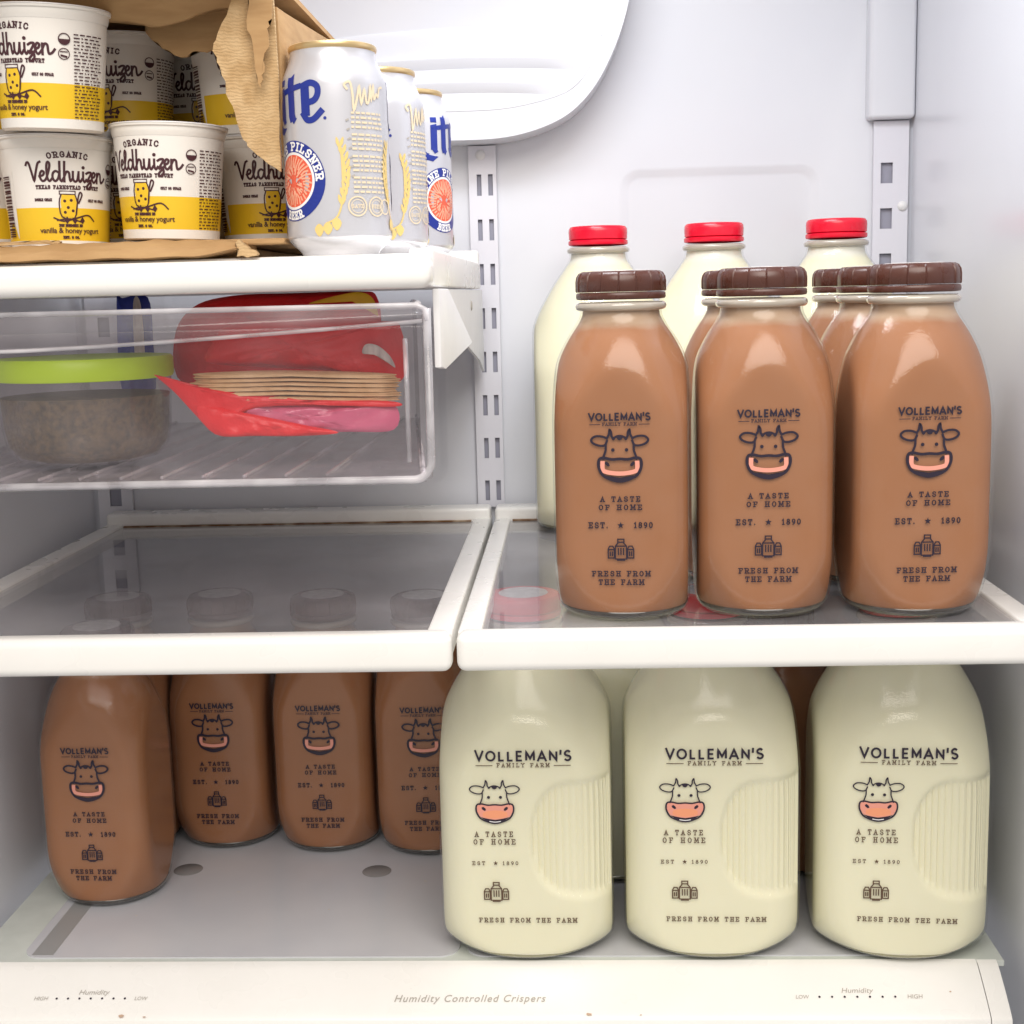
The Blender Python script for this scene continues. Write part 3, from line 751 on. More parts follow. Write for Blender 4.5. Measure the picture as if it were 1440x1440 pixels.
put(Q0, (-.0585, .3521, ZB+.0003), R(1), 'shaded chocolate milk bottle in the rear row, partly behind the leftmost white bottle', gq2)
put(Q0, (.2560, .3000, ZB+.0003), R(183), 'chocolate milk bottle barely visible behind the gap of the right two white bottles', gq2)

# ================================================================== CANS
can_w = mat('can_white', (.58, .585, .63), .28, **{'Metallic': .25, 'Coat Weight': .3}); can_gold = mat('can_gold_rim', (.70, .52, .27), .3, **{'Metallic': .7})
can_silver = mat('can_bottom', (.70, .70, .74), .25, **{'Metallic': .6})
blue = mat('blue_ink', (.012, .030, .26), .35); gold = mat('gold_ink', (.76, .56, .20), .4); gold_pale = mat('pale_gold_ink', (.76, .64, .45), .4)
red_o = mat('red_orange_ink', (.80, .12, .06), .4); peach = mat('peach_ink', (.88, .42, .28), .4)
HC, RC = .1285, .0330
def can_r(z):
    return interp([(0, .0238), (.0025, .0248), (.006, .0285), (.010, .0322), (.013, .0330), (.102, .0330), (.106, .0325), (.112, .0302), (.119, .0272), (.122, .0266), (.1255, .0266)], z)
def can_map(u, v, off):
    a = u/RC; r = can_r(v)+off+.00012
    return (r*math.sin(a), -r*math.cos(a), v)
def can_face(P, c):
    # mats: 0 blue 1 gold 2 red 3 white 4 peach 5 pale gold
    def T(pts, s=.0205, ox=-.0238, oy=.0800): return [(c+ox+x*s*.94, oy+y*s) for x, y in pts]
    k = .0222
    P.stroke(T([(.12, 1.30), (.12, .10)]), .30*k, 0, ext=False); P.fill(T([(-.10, 1.24), (.27, 1.36), (.27, 1.2), (0, 1.12)]), 0)
    P.fill(T([(-.05, .12), (.26, .12), (.45, .0), (.98, -.12), (.70, -.30), (.35, -.24), (.05, -.06)]), 0)
    P.stroke(T([(.78, .98), (.78, .12)]), .28*k, 0, ext=False); P.fill(T([(.62, 1.0), (.92, 1.06), (.92, .9), (.62, .86)]), 0); P.fill(T([(.64, .16), (.92, .16), (.98, .06), (.8, -.02)]), 0)
    P.fill(T([(.62, 1.28), (.93, 1.30), (.92, 1.10), (.63, 1.10)]), 0)
    P.stroke(T([(1.32, 1.32), (1.32, .22), (1.38, .06)]), .27*k, 0, ext=False); P.stroke(T([(1.02, .93), (1.70, 1.03)]), .15*k, 0); P.fill(T([(1.18, 1.25), (1.46, 1.42), (1.46, 1.2)]), 0); P.fill(T([(1.24, .2), (1.44, .14), (1.56, .12), (1.40, -.04)]), 0)
    P.stroke(T([(1.92, 1.02), (1.92, .16)]), .27*k, 0, ext=False); P.stroke(catmull(T([(1.86, 1.03), (2.12, 1.10), (2.34, 1.0), (2.36, .78), (2.24, .60), (2.02, .54)]), 4), .17*k, 0)
    P.stroke(catmull(T([(1.84, .20), (1.98, .04), (2.2, .06), (2.44, .26)]), 4), .17*k, 0)
    P.disc(c+.0256, .0815, .0010, 0, 10)
    y0 = .0455; R1 = .0243
    P.ring(c, y0, .0174, R1, 0, 48); P.ring(c, y0, .0158, .0175, 3, 48, layer=1.2); P.disc(c, y0, .0159, 2, 40, layer=1.0)
    for i in range(36):
        a = 2*math.pi*i/36+.05; r0, r1 = .0045+.002*(i % 3), .0138+.0012*(i % 2)
        P.stroke([(c+r0*math.cos(a), y0+r0*math.sin(a)), (c+(r0+r1)/2*math.cos(a+.06), y0+(r0+r1)/2*math.sin(a+.06)), (c+r1*math.cos(a), y0+r1*math.sin(a))], .0011, 4)
    for g in (-1, 1):
        P.stroke(catmull([(c+g*.003, y0-.002), (c+g*.0075, y0+.0005), (c+g*.0088, y0-.006), (c+g*.006, y0-.009), (c+g*.003, y0-.006)], 4, True), .0009, 2, closed=True)
    P.slab('A FINE PILSNER', 0, 0, .0590, .0044, .0011, 3, .28, arc=(c, y0, .0186, math.pi/2, 1))
    P.slab('BEER', 0, 0, .0165, .0044, .0011, 3, .28, arc=(c, y0, .0230, -math.pi/2, -1))
    for g in (-1, 1):
        for i in range(9):
            t = i/8; a = -.75+1.5*t; x = c+g*(.0335+.0035*math.sin(math.pi*t)); y = y0-.016+.034*t
            P.fill(catmull([(x, y), (x+g*.0024, y+.003), (x+g*.0026, y+.0068), (x+g*.0006, y+.0045)], 2, True), 1)
            P.fill(catmull([(x, y), (x-g*.0020, y+.0032), (x-g*.0018, y+.0068), (x-g*.0002, y+.0045)], 2, True), 1)
        P.stroke(catmull([(c+g*.024, y0-.0265), (c+g*.031, y0-.022), (c+g*.0345, y0-.008), (c+g*.0345, y0+.018)], 4), .0011, 1)
        for (px, py) in ((.019, -.030), (.0245, -.029), (.030, -.0265)):
            P.fill(catmull([(c+g*(px-.003), y0+py), (c+g*px, y0+py+.0035), (c+g*(px+.003), y0+py), (c+g*px, y0+py-.0045)], 3, True), 1)
def can_side(P, c):
    # gold script, small gold paragraph lines and seals
    P.stroke(catmull([(c-.0125, .0985), (c-.0140, .1010), (c-.0105, .1025), (c-.0090, .0950), (c-.0085, .0860), (c-.0060, .0940), (c-.0045, .1000), (c-.0035, .0900), (c-.0010, .0985), (c+.0002, .0910), (c+.0020, .0920), (c+.0036, .1010), (c+.0040, .0925), (c+.0060, .1015), (c+.0064, .0935), (c+.0085, .0965), (c+.0100, .0950), (c+.0115, .1000), (c+.0140, .1010)], 4), .0014, 5)
    random.seed(3)
    y = .0845
    for ln in range(16):
        x = c-.0105
        while x < c+.0125:
            L = random.uniform(.0014, .0042); x2 = min(x+L, c+.0125)
            P.stroke([(x, y), (x2, y)], .00125, 5, ext=False); x += L+.0009
        y -= .0028 if ln % 4 != 3 else .0044
    for i in range(7): P.stroke([(c-.0135+.0004*i, .080-.0055*i), (c-.0125+.0004*i, .0805-.0055*i)], .0010, 6)
    for (x, r) in ((-.0085, .0062), (.0050, .0062)):
        P.ring(c+x, .0290, r*.86, r, 5, 28); P.slab('SAVE' if x < 0 else 'BEER', c+x, .0280, r*1.2, .0020, .0004, 5)
        P.ring(c+x, .0290, r*.62, r*.68, 5, 24)
    P.ring(c+.0130, .0290, .0040, .0048, 5, 24)
def make_can():
    e = empty('drink_can')
    prof = [(can_r(HC*0+z), z) for z in (0, .0012, .0025, .004, .006, .008, .010, .0115, .013, .05, .09, .102, .104, .106, .109, .112, .1155, .119, .122, .1240)]
    lathe('can_body', prof, 72, [can_w, can_silver], e, fm_rule=lambda j: 1 if j < 7 else 0)
    lathe('rim', [(.0262, .1236), (.0272, .1244), (.0276, .1258), (.0272, .1274), (.0262, .1280), (.0252, .1272), (.0248, .1240), (.0001, .1235)], 64, can_gold, e, cap=False)
    P = Print(); half_c = math.pi*RC
    can_face(P, 0); can_face(P, half_c); can_side(P, half_c/2); can_side(P, -half_c/2)
    P.build('printed_design', [blue, gold, red_o, white_ink, peach, gold_pale, grey_ink], can_map, e)
    return e
C0 = make_can(); ZU = .2476
def put_can(loc, rot, label, first=False):
    o = C0 if first else copy_tree(C0)
    o.location = loc; o.rotation_euler = (0, 0, rot); tag(o, label, 'can', 'beer cans on the upper shelf')
put_can((-.0650, .0153, ZU), R(-46), 'white beer can nearest the camera, beside the torn cardboard', True)
put_can((-.0520, .1150, ZU), R(-22+0), 'middle white beer can of three, gold text facing out')
put_can((-.0425, .2180, ZU), R(58), 'rearmost white beer can of three, blue lettering and round red seal showing')

# ================================================================== YOGURT CUPS
cup_w = mat('cup_white', (.80, .77, .72), .35); cup_y = mat('cup_yellow', (.80, .52, .02), .4); cup_lid = mat('foil_lid', (.82, .81, .82), .3)
maroon = mat('maroon_ink', (.055, .012, .018), .45)
CH, CR0, CR1 = .0725, .0305, .0352
def cup_r(z): return CR0+(CR1-CR0)*min(1, max(0, z/.066))
def cup_map(u, v, off):
    a = u/((CR0+CR1)/2); r = cup_r(v)+off+.00012
    return (r*math.sin(a), -r*math.cos(a), v)
def script_name(P, cx, cy, k, mi):
    S = [[(0, 1.70), (.12, 1.95), (.34, 1.85), (.58, .9), (.80, .05), (1.02, .9), (1.28, 1.8), (1.5, 2.0)],
         [(1.38, .5), (1.75, .62), (1.86, .92), (1.66, 1.05), (1.46, .75), (1.46, .3), (1.7, 0), (2.05, .25), (2.38, 1.2), (2.46, 1.8), (2.28, 1.98), (2.15, 1.5), (2.18, .4), (2.38, 0), (2.66, .3)],
         [(3.32, .9), (3.02, 1.05), (2.75, .8), (2.72, .3), (2.95, 0), (3.25, .3), (3.42, 1.0)], [(3.44, 2.0), (3.42, 1.0), (3.42, .3), (3.58, 0), (3.78, .3)],
         [(3.92, 2.0), (3.87, 1.0), (3.86, 0)], [(3.87, .5), (4.1, 1.0), (4.35, .9), (4.4, .4), (4.48, .05), (4.7, .3)],
         [(4.75, 1.0), (4.75, .3), (4.95, 0), (5.2, .2), (5.35, 1.0)], [(5.35, 1.0), (5.35, .3), (5.5, 0), (5.72, .3)], [(5.85, 1.0), (5.85, .3), (6.0, 0), (6.2, .25)],
         [(6.22, .9), (6.5, 1.05), (6.78, .95), (6.32, .1), (6.62, .2), (6.78, -.25), (6.55, -.72), (6.25, -.5), (6.6, -.05), (6.92, .4)],
         [(6.9, .5), (7.2, .62), (7.3, .92), (7.1, 1.05), (6.92, .75), (6.92, .3), (7.15, 0), (7.45, .3)], [(7.58, 1.0), (7.57, 0)], [(7.57, .5), (7.8, 1.0), (8.05, .9), (8.1, .4), (8.2, .05), (8.5, .2), (8.72, .5)]]
    for s in S: P.stroke(catmull([(cx+(x-4.3)*k, cy+y*k) for x, y in s], 4), .24*k, mi)
    P.disc(cx+(5.86-4.3)*k, cy+1.5*k, .19*k, mi, 8)
def cup_print():
    P = Print()  # 0 maroon 1 yellow 2 white 3 grey
    P.slab('ORGANIC', 0, 0, .0240, .0032, .0008, 0, .35, arc=(0, .0010, .0572, math.pi/2, 1))
    script_name(P, 0, .0432, .0059, 0)
    P.slab('TEXAS FARMSTEAD YOGURT', 0, .0385, .0400, .0020, .00060, 0, .35)
    # honey jar
    P.fill([(-.0056, .0300), (-.0046, .0215), (.0030, .0208), (.0044, .0300), (.0032, .0352), (-.0046, .0352)], 1)
    P.stroke([(-.0060, .0372), (-.0060, .0352), (.0036, .0352), (.0036, .0372)], .0006, 0, True); P.stroke(catmull([(-.005, .035), (-.0064, .030), (-.0050, .0212), (.0028, .0205), (.0048, .030), (.0034, .035)], 3), .0008, 0)
    for x, y in ((-.003, .031), (-.001, .027), (.001, .0315), (.002, .025), (-.003, .024)): P.disc(x, y, .0010, 0, 8)
    P.stroke(catmull([(.004, .024), (.0052, .032), (.0066, .0365), (.0080, .035), (.0058, .030)], 4), .0010, 0)
    P.stroke(catmull([(-.010, .0205), (-.004, .0185), (.004, .0205), (.012, .0225), (.0165, .0190)], 4), .0009, 0); P.stroke(catmull([(-.008, .0190), (.000, .0200), (.008, .0180)], 4), .0008, 0)
    for x in (-.002, .003, .008): P.fill([(x-.0016, .0190), (x, .0216), (x+.0016, .0190), (x, .0168)], 0)
    P.slab('DOUBLE CREAM', -.0160, .0310, .0105, .0014, .0004, 0, .2); P.slab('ONLY 9G SUGAR'.replace('9', 'G'), .0185, .0310, .0125, .0014, .0004, 0, .2)
    P.slab('NON HOMOGENIZED', .0005, .0152, .0150, .0013, .0005, 0, .2)
    P.sans('vanilla & honey yogurt', .0005, .0112, .0400, 0, .014, 0, 1.0, .95)
    P.slab('NET. 5 OZ.'.replace('5', 'G').replace('Z', 'S'), .0005, .0078, .0105, .0013, .0005, 0, .2)
    # seals and small text on the right, barcode on the left
    P.ring(.0315, .0525, .0029, .0035, 0, 24); P.fill([(.0315+.0029*math.cos(math.pi+math.pi*i/10), .0525+.0029*math.sin(math.pi+math.pi*i/10)) for i in range(11)], 0)
    P.ring(.0312, .0440, .0029, .0034, 0, 24); P.stroke([(.0293, .0452), (.0330, .0452)], .0006, 0); P.stroke([(.0297, .0430), (.0325, .0424)], .0011, 0)
    random.seed(5)
    for i in range(25):
        y = .0555-.002*i
        x = .0370
        while x < .0560:
            L = random.uniform(.001, .004); P.stroke([(x, y), (x+L, y)], .0007, 0, ext=False); x += L+.0011
    P.fill([(-.0500, .0080), (-.0370, .0080), (-.0370, .0500), (-.0500, .0500)], 2, layer=.7)
    y = .0095
    while y < .047:
        h = random.choice((.0004, .0008, .0013)); P.stroke([(-.0485, y), (-.0400, y)], h, 0, ext=False); y += h+random.choice((.0005, .0009))
    return P
def make_cup():
    e = empty('yogurt_cup')
    zz = [0, .0008, .0062, .0064, .012, .0268, .0270, .035, .045, .060, .0640]
    prof = [(CR0-.0012, 0)]+[(cup_r(z), z) for z in zz[1:]]
    lathe('cup_body', prof, 72, [cup_w, cup_y], e, fm_rule=lambda j: 1 if 3 <= j <= 4 else 0)
    lathe('rim', [(.0352, .0640), (.0360, .0662), (.0364, .0680), (.0364, .0698), (.0376, .0702), (.0378, .0716), (.0370, .0722)], 72, cup_w, e, cap=False)
    ld = lathe('foil_lid', [(.0001, .0722), (.0330, .0723), (.0368, .0726), (.0380, .0722), (.0381, .0717)], 72, cup_lid, e, cap=False)
    cup_print().build('printed_design', [maroon, cup_y, cup_w, grey_ink], cup_map, e)
    vs = []; fs = []; n = 8                                   # pull tab bent down over the rim
    for i in range(n+1):
        t = i/n; wd = .0075*(1-t**2.4*.75)+.001
        x = -.0375-.0085*math.sin(t*1.5); z = .0723-.0135*t**1.6
        for g in (-1, 1): vs.append((x, g*wd, z))
    for i in range(n): fs.append((2*i, 2*i+1, 2*i+3, 2*i+2))
    tb = obj('pull_tab', vs, fs, cup_lid, ld, True); so = tb.modifiers.new('s', 'SOLIDIFY'); so.thickness = .0004
    return e
K0 = make_cup(); first_cup = [True]
def put_cup(x, y, z, rz, label, tilt=(0, 0)):
    o = K0 if first_cup[0] else copy_tree(K0); first_cup[0] = False
    o.location = (x, y, z); o.rotation_euler = (R(tilt[0]), R(tilt[1]), R(rz)); tag(o, label, 'yogurt cup', 'yogurt cups in the cardboard box')
ZC = .2600
put_cup(-.1805, .0400, ZC+.0012, -16, 'yellow banded yogurt cup in front on the right, lid tab bent down', (0, 2.0))
put_cup(-.2550, .0400, ZC-.0045, 32, 'yellow banded yogurt cup at the bottom left with barcode showing', (0, 1.0))
put_cup(-.2425, .0080, .3290, -20, 'yellow banded yogurt cup stacked on top of the left front one', (2, 3.5))
put_cup(-.2330, .1300, .3330, -8, 'yogurt cup in shade just right of the stacked front cup', (0, 0))
put_cup(-.2330, .1300, ZC, 5, 'yogurt cup in shade between the two front cups, low in the box')
put_cup(-.1990, .2050, .3330, 14, 'darkest yogurt cup deep in the box, upper layer')
put_cup(-.1450, .1150, .3330, 22, 'upper yogurt cup half hidden behind the torn flap')
put_cup(-.1330, .1180, ZC, 20, 'lower yogurt cup half hidden between flap and front beer can')
put_cup(-.3250, .0850, ZC, 0, 'shaded yogurt cup cut off by the left edge, lower layer')
put_cup(-.3250, .0900, .3330, -10, 'shaded yogurt cup cut off by the left edge, upper layer')

# ================================================================== CARDBOARD BOX
card = mat('cardboard', (.44, .265, .115), .75); vary(card, (.40, .235, .10), (.47, .29, .13), 40, 5, stretch=(1, 1, 5)); bump(card, 60, .2, .002, 4)
card_raw = mat('torn_cardboard', (.48, .31, .15), .9)
vary(card_raw, (.42, .265, .12), (.55, .38, .20), 90, 7)
wv = node(card_raw, 'ShaderNodeTexWave', bands_direction='Z'); wv.inputs['Scale'].default_value = 150; wv.inputs['Distortion'].default_value = 7.0; wv.inputs['Detail'].default_value = 3
wv.inputs['Detail Scale'].default_value = 1.5
tcw = node(card_raw, 'ShaderNodeTexCoord'); link(card_raw, tcw.outputs['Object'], wv.inputs['Vector'])
bw = node(card_raw, 'ShaderNodeBump'); bw.inputs['Strength'].default_value = .32; bw.inputs['Distance'].default_value = .0008
link(card_raw, wv.outputs['Fac'], bw.inputs['Height']); link(card_raw, bw.outputs[0], bsdf(card_raw).inputs['Normal'])
bx = empty('cardboard_box', (-.225, .12, .2476), label='open cardboard box with torn flaps full of yogurt cups', cat='box')
def bl(x, y, z): return (x+.225, y-.12, z-.2476)
BX0, BX1, BY0, BY1, BT = -.372, -.0985, .000, .300, .4120
rbox('box_bottom', -.2172+.225, BX1+.225, BY0-.12+.004, BY1-.12, .0084, .0120, card, bx, r=.0008, seg=1)
rbox('box_bottom', BX0+.225, -.128+.225, BY0-.12+.012, BY1-.12-.002, .0003, .0074, card, bx, r=.0015, seg=2)
rbox('box_side', BX0+.225-.004, BX0+.225, BY0-.12, BY1-.12, .0005, BT-.2476, card, bx, r=.0008, seg=1)
rbox('box_back', BX0+.225, BX1+.225, BY1-.12, BY1-.12+.004, .0005, BT-.2476, card, bx, r=.0008, seg=1)
prism('box_side', [(.025-.12, .0125), (BY1-.12, .0125), (BY1-.12, .172), (.020-.12, .1505), (-.004-.12, .1495), (.000-.12, .100), (.012-.12, .055)], 'x', BX1+.225, BX1+.225+.004, card, bx, bev=.0006)
def ragged(poly, amp, n=5, skip=()):
    out = []
    for i in range(len(poly)):
        a, b = Vector(poly[i]), Vector(poly[(i+1) % len(poly)])
        out.append(tuple(a))
        if i in skip: continue
        d = (b-a); nn = Vector((-d.y, d.x)).normalized() if d.length else Vector((0, 0))
        for k in range(1, n): out.append(tuple(a+d*(k/n)+nn*random.uniform(-amp, amp)))
    return out
def flap(name, poly, y, th, m, bend=None, parent=bx):
    """sheet in the x-z plane, filled as a grid-free fan, with thickness"""
    bm = bmesh.new(); vs = [bm.verts.new((p[0], 0, p[1])) for p in poly]; f = bm.faces.new(vs)
    bmesh.ops.triangulate(bm, faces=[f]); bmesh.ops.subdivide_edges(bm, edges=list(bm.edges), cuts=3, use_grid_fill=True)
    for v in bm.verts: v.co.y = (bend(v.co.x, v.co.z) if bend else 0)+y
    r = bmesh.ops.extrude_face_region(bm, geom=list(bm.faces))
    for v in r['geom']:
        if isinstance(v, bmesh.types.BMVert): v.co.y += th
    o = from_bm(name, bm, m, parent, False)
    for v in o.data.vertices: v.co += Vector((.225, -.12, -.2476))
    return o
random.seed(11)
tf = ragged([(-.1170, .4080), (-.1290, .3810), (-.1325, .3705), (-.1280, .3600), (-.1250, .3420), (-.1195, .3230), (-.1140, .3130), (-.0965, .2990), (-.0950, .3500), (-.0960, .4080)], .0009, 5, (8, 9))
flap('torn_flap', tf, -.0200, .0030, card_raw, lambda x, z: .020*((x+.0955)/.035)**2*0+.010*max(0, (-.105-x)/.03)**1.5*-1+.012)
tf2 = ragged([(-.1085, .4080), (-.1110, .3820), (-.1075, .3640), (-.1045, .3480), (-.1015, .3600), (-.0985, .3800), (-.0955, .3900), (-.0945, .4080)], .0014, 5, (6, 7))
flap('torn_ply', tf2, -.0125, .0012, card, lambda x, z: -.003)
# top flap hanging over the cups
tfp = [(-.3720, .4150), (-.3720, .4020), (-.2600, .4015), (-.2010, .3965), (-.1760, .3935), (-.1500, .3990), (-.1000, .4060), (-.1000, .4150)]
top = prism('top_flap', [(BX0+.225, -.065-.12), (BX1+.225, -.050-.12), (BX1+.225, BY1-.12), (BX0+.225, BY1-.12)], 'z', .1690, .1725, card, bx)  # front part extended beyond the view to shade the cups from the room lamp
flap('torn_flap', ragged(tfp, .0009, 4, (0, 6, 7)), .0050, .0030, card, lambda x, z: (z-.415)*-.9)
flap('torn_flap', ragged([(-.2000, .4150), (-.1870, .3890), (-.1690, .3780), (-.1480, .3820), (-.1240, .3850), (-.1060, .4150)], .0016, 5, (5,)), .0450, .0030, card, lambda x, z: 0)
# bottom front flap folded forward over the shelf edge
random.seed(4)
nb = 44; vs = []; fs = []
for i in range(nb+1):
    t = i/nb; x = -.372+t*(.372-.1215); wob = .0006*math.sin(i*1.7)+.0005*math.sin(i*.6)
    end = max(0, (t-.88)/.12)
    zt = .2570+wob+.0022*t-(.003*end*end); zf = .2478+.0004*math.sin(i*.9)+.004*end
    for (y, z) in ((.030, zt+.0012), (-.004, zt+.0008), (-.014, zt-.0006), (-.0205, zt-.0045), (-.0215, zf+.0010), (-.014, zf), (.020, zf)):
        vs.append((x+.225+(random.uniform(-.002, .002) if i == nb else 0), y-.12-(.0015*math.sin(i*.45)), z-.2476))
for i in range(nb):
    for j in range(6): fs.append((7*i+j, 7*i+j+1, 7*i+8+j, 7*i+7+j))
fs += [tuple(range(7))[::-1], tuple(range(7*nb, 7*nb+7))]
o = obj('front_flap', vs, fs, card, bx, True); autosmooth(o, 40)
flap('torn_ply', ragged([(-.1240, .2480), (-.1160, .2478), (-.1110, .2492), (-.1170, .2540), (-.1215, .2580), (-.1245, .2570)], .0009, 4), -.0190, .0060, card_raw)
flap('torn_ply', ragged([(-.3000, .2590), (-.2400, .2592), (-.2380, .2606), (-.2470, .2618), (-.2650, .2610), (-.2900, .2622), (-.3000, .2618)], .0006, 4), -.0060, .0030, card_raw)

# ================================================================== CLEAR DRAWER AND ITS CONTENTS
dr = empty('clear_drawer', (-.195, 0, .108), label='clear plastic drawer hanging under the upper shelf on the left', cat='drawer')
def D(*a): return a
X0, X1, Y0, Y1, Z0, Z1 = -.380+.195, -.0062+.195, -.034, .400, .0, .1085
rbox('front_panel', X0, X1, Y0, Y0+.0028, .0020, .0960, clear_pl, dr, r=.0012, seg=2)
rbox('side_panel', X0, X0+.0025, Y0+.003, Y1, .0020, Z1, clear_pl, dr, r=.0008, seg=1)
prism('side_panel', [(X1-.0070, Y0+.004), (X1-.0045, Y0+.004), (X1-.0560, Y1), (X1-.0585, Y1)], 'z', .0020, Z1, clear_pl, dr)
rbox('back_panel', X0, X1-.057, Y1, Y1+.0025, .0020, Z1, clear_pl, dr, r=.0008, seg=1)
prism('bottom_panel', [(X0, Y0), (X1-.004, Y0), (X1-.057, Y1), (X0, Y1)], 'z', .0, .0018, clear_floor, dr)
for i in range(14):
    x = X0+.012+i*.0265
    if x > X1-.065: break
    rbox('bottom_rib', x, x+.0022, Y0+.02, Y1-.01, .0019, .0042, clear_floor, dr, r=.0008, seg=2)
def bar(name, pts, r, m, parent, n=10, sq=1.0):
    vs = []; fs = []; P = [Vector(p) for p in pts]
    for i, p in enumerate(P):
        t = (P[min(i+1, len(P)-1)]-P[max(i-1, 0)]).normalized(); a = Vector((0, 1, 0)); a = (a-t*a.dot(t)).normalized(); b = t.cross(a)
        for k in range(n):
            g = 2*math.pi*k/n; vs.append(p+a*(r*math.cos(g))+b*(r*sq*math.sin(g)))
    for i in range(len(P)-1):
        for k in range(n): fs.append((i*n+k, i*n+(k+1) % n, (i+1)*n+(k+1) % n, (i+1)*n+k))
    fs += [tuple(range(n))[::-1], tuple(range((len(P)-1)*n, len(P)*n))]
    return obj(name, vs, fs, m, parent, True)
corner = [(X0, Y0, .0015), (X1-.012, Y0, .0015)]+[(X1-.012+.0115*math.sin(R(a)), Y0, .013-.0115*math.cos(R(a))) for a in range(10, 91, 10)]+[(X1-.0003, Y0, .106)]
bar('rim', corner, .0026, clear_rim, dr)
bar('rim', [(X0, Y0-.001, Z1-.0006), (X1-.006, Y0-.001, Z1-.0006), (X1-.0015, Y0-.001, Z1-.0030), (X1-.0004, Y0-.001, Z1-.010)], .0018, clear_rim, dr)
bar('rim', [(X1-.0145, Y0+.004, .012), (X1-.0145, Y0+.004, .088)], .0016, clear_rim, dr)
bar('rim', [(X1-.006, Y0+.004, .004), (X1-.058, Y1, .004)], .0018, clear_rim, dr)
bar('rim', [(X1-.006, Y0+.004, Z1), (X1-.058, Y1, Z1)], .0022, clear_rim, dr)
n = 48; k = 10; vs = []; fs = []
def zlow(x): 
    t = (x-X0)/(X1-X0); return .0862+.0115*max(0, (t-.30)/.7)**1.4-.0008*math.cos(t*3)
for i in range(n+1):
    x = X0+(X1-.0015-X0)*i/n; zl0 = zlow(x)
    for j in range(k+1):
        t = j/k; z = Z1-.001+(zl0-Z1+.001)*t
        vs.append((x, Y0-.0115*math.sin(math.pi*t)**.8*(.5+.5*t)-.0005, z))
for i in range(n):
    for j in range(k): fs.append((i*(k+1)+j, i*(k+1)+j+1, (i+1)*(k+1)+j+1, (i+1)*(k+1)+j))
h = obj('handle', vs, fs, clear_handle, dr, True); so = h.modifiers.new('s', 'SOLIDIFY'); so.thickness = .0022
bar('handle_edge', [(X0+(X1-.003-X0)*i/24, Y0-.002, zlow(X0+(X1-.003-X0)*i/24)) for i in range(25)], .0013, clear_rim, dr)

# food box with lime lid
fb = empty('food_container', (-.2600, .080, .1128), label='round clear food container with lime green lid inside the drawer', cat='food container')
lime = mat('lime_lid', (.46, .66, .02), .4); stew = mat('brown_food', (.12, .060, .022), .5); vary(stew, (.035, .024, .010), (.12, .078, .028), 230, 6); bump(stew, 200, .6, .002, 4)
lathe('bowl', [(.036, .0), (.048, .003), (.0548, .011), (.0572, .024), (.0590, .058)], 64, clear_food, fb, cap=False)
lathe('food', [(.034, .0015), (.0465, .0045), (.0530, .012), (.0556, .024), (.0570, .046), (.0001, .0475)], 64, stew, fb, cap=False)
lathe('lid', [(.0575, .0575), (.0600, .0578), (.0610, .0600), (.0610, .0705), (.0595, .0725), (.0001, .0725)], 64, lime, fb, cap=False)

def pillow(name, outline, y, th, m, parent=None, rings=9, wr=.002, seed=1, off=(0, 0, 0)):
    random.seed(seed); o2 = catmull(outline, 5, True); n = len(o2)
    cx = sum(p[0] for p in o2)/n; cz = sum(p[1] for p in o2)/n; vs = []; fs = []
    ph = [random.uniform(0, 6) for _ in range(6)]
    for sgn in (-1, 1):
        for j in range(rings):
            s = 1-j/rings
            for i, p in enumerate(o2):
                x = cx+(p[0]-cx)*s; z = cz+(p[1]-cz)*s
                d = th*math.sqrt(max(0, 1-s**3))+wr*(math.sin(x*310+ph[0]+z*90)+math.sin(z*420+ph[1]-x*160)+.6*math.sin((x+z)*730+ph[2]))*.5*(1-s**6)
                vs.append((x-off[0], y+sgn*d-off[1], z-off[2]))
        vs.append((cx-off[0], y+sgn*th-off[1], cz-off[2]))
    for b, flip in ((0, False), (rings*n+1, True)):
        for j in range(rings-1):
            for i in range(n):
                f = (b+j*n+i, b+j*n+(i+1) % n, b+(j+1)*n+(i+1) % n, b+(j+1)*n+i); fs.append(f[::-1] if flip else f)
        for i in range(n):
            f = (b+(rings-1)*n+i, b+(rings-1)*n+(i+1) % n, b+rings*n); fs.append(f[::-1] if flip else f)
    return obj(name, vs, fs, m, parent, True)
tort = mat('tortilla', (.66, .42, .22), .7); vary(tort, (.58, .35, .17), (.72, .48, .27), 60, 5); bump(tort, 90, .4, .002)
bagc = (-.11, .05, .112)
bag = empty('tortilla_bag', bagc, label='open red plastic bag with tan stack inside the clear drawer', cat='bag')
pillow('bag_film', [(-.1540, .2050), (-.1100, .2085), (-.0500, .2050), (-.0360, .2000), (-.0370, .1640), (-.0900, .1720), (-.1400, .1760), (-.1720, .1800), (-.1650, .1950)], .075, .014, film_red, bag, wr=.003, seed=2, off=bagc)
for i in range(6):
    zo = .0030*i-.0075; xo = .0015*math.sin(i*2.1)
    pillow('tortilla', [(-.1820+.002*i+xo, .1640+zo), (-.1800+.002*i+xo, .1660+zo), (-.1300, .1668+zo), (-.0800, .1652+zo), (-.0390+xo, .1628+zo), (-.0370+xo, .1612+zo), (-.0390+xo, .1598+zo), (-.0800, .1622+zo), (-.1300, .1638+zo), (-.1800+.002*i+xo, .1628+zo)], .050, .0165+.0012*math.sin(i*1.3), tort, bag, wr=.0006, seed=30+i, off=bagc)
pillow('bag_film', [(-.1980, .1740), (-.1900, .1690), (-.1700, .1655), (-.1300, .1600), (-.0800, .1555), (-.0380, .1525), (-.0380, .1490), (-.0900, .1510), (-.1300, .1500), (-.1500, .1400), (-.1600, .1345), (-.1730, .1480), (-.1850, .1620)], .0380, .005, film_red, bag, wr=.001, seed=4, off=bagc)
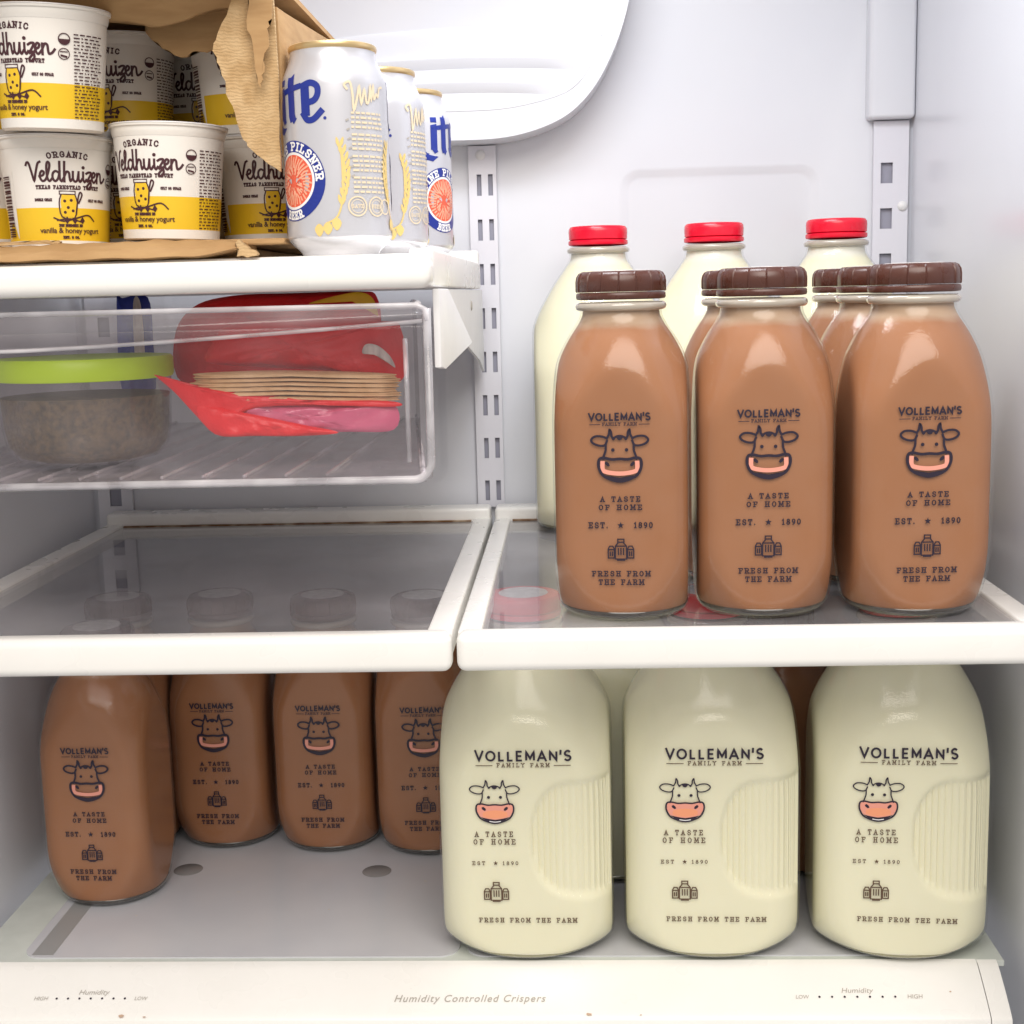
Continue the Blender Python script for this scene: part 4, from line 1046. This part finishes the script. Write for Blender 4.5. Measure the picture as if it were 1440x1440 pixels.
pillow('bag_film', [(-.1560, .1520), (-.1200, .1525), (-.0700, .1510), (-.0385, .1500), (-.0390, .1335), (-.0700, .1325), (-.1200, .1340), (-.1500, .1400)], .0420, .006, film_pink, bag, wr=.002, seed=5, off=bagc)
pillow('bag_film', [(-.1690, .1520), (-.1400, .1480), (-.1000, .1390), (-.0750, .1330), (-.1000, .1312), (-.1300, .1318), (-.1580, .1335)], .0340, .004, film_red, bag, wr=.0015, seed=6, off=bagc)
cl = mat('paper_label', (.62, .55, .52), .5); vary(cl, (.35, .28, .28), (.72, .66, .62), 120, 4, stretch=(1, 1, .2))
pillow('paper_label', [(-.0580, .1900), (-.0500, .1890), (-.0420, .1820), (-.0385, .1740), (-.0440, .1775), (-.0530, .1830), (-.0605, .1840)], .0575, .0010, cl, bag, wr=.0003, seed=7, off=bagc)
yel = mat('yellow_print', (.80, .50, .02), .4)
b2c = (-.12, .16, .112)
b2 = empty('snack_bag', b2c, label='crumpled red bag with yellow edge at the top rear of the clear drawer', cat='bag')
pillow('bag_film', [(-.2150, .1950), (-.2000, .2170), (-.1700, .2250), (-.1200, .2258), (-.0750, .2258), (-.0620, .2215), (-.0600, .1950), (-.0700, .1600), (-.1500, .1450), (-.2100, .1600)], .150, .022, film_red, b2, wr=.003, seed=8, off=b2c)
pillow('yellow_edge', [(-.1080, .2180), (-.0850, .2235), (-.0700, .2250), (-.0610, .2200), (-.0580, .2080), (-.0625, .2140), (-.0740, .2215), (-.0900, .2190)], .1235, .0014, yel, b2, wr=.0002, seed=9, off=b2c)
blu = mat('blue_film', (.03, .05, .35), .3)
b3c = (-.23, .22, .112)
b3 = empty('blue_pack', b3c, label='blue and white packet behind the lime lidded container in the drawer', cat='packet')
pillow('pack_film', [(-.2750, .2235), (-.2700, .2255), (-.2500, .2255), (-.2480, .1900), (-.2500, .1500), (-.2750, .1500)], .205, .008, blu, b3, wr=.002, seed=10, off=b3c)
pillow('pale_panel', [(-.2590, .2210), (-.2530, .2200), (-.2530, .1700), (-.2600, .1700)], .1955, .0012, cl, b3, wr=.0003, seed=12, off=b3c)
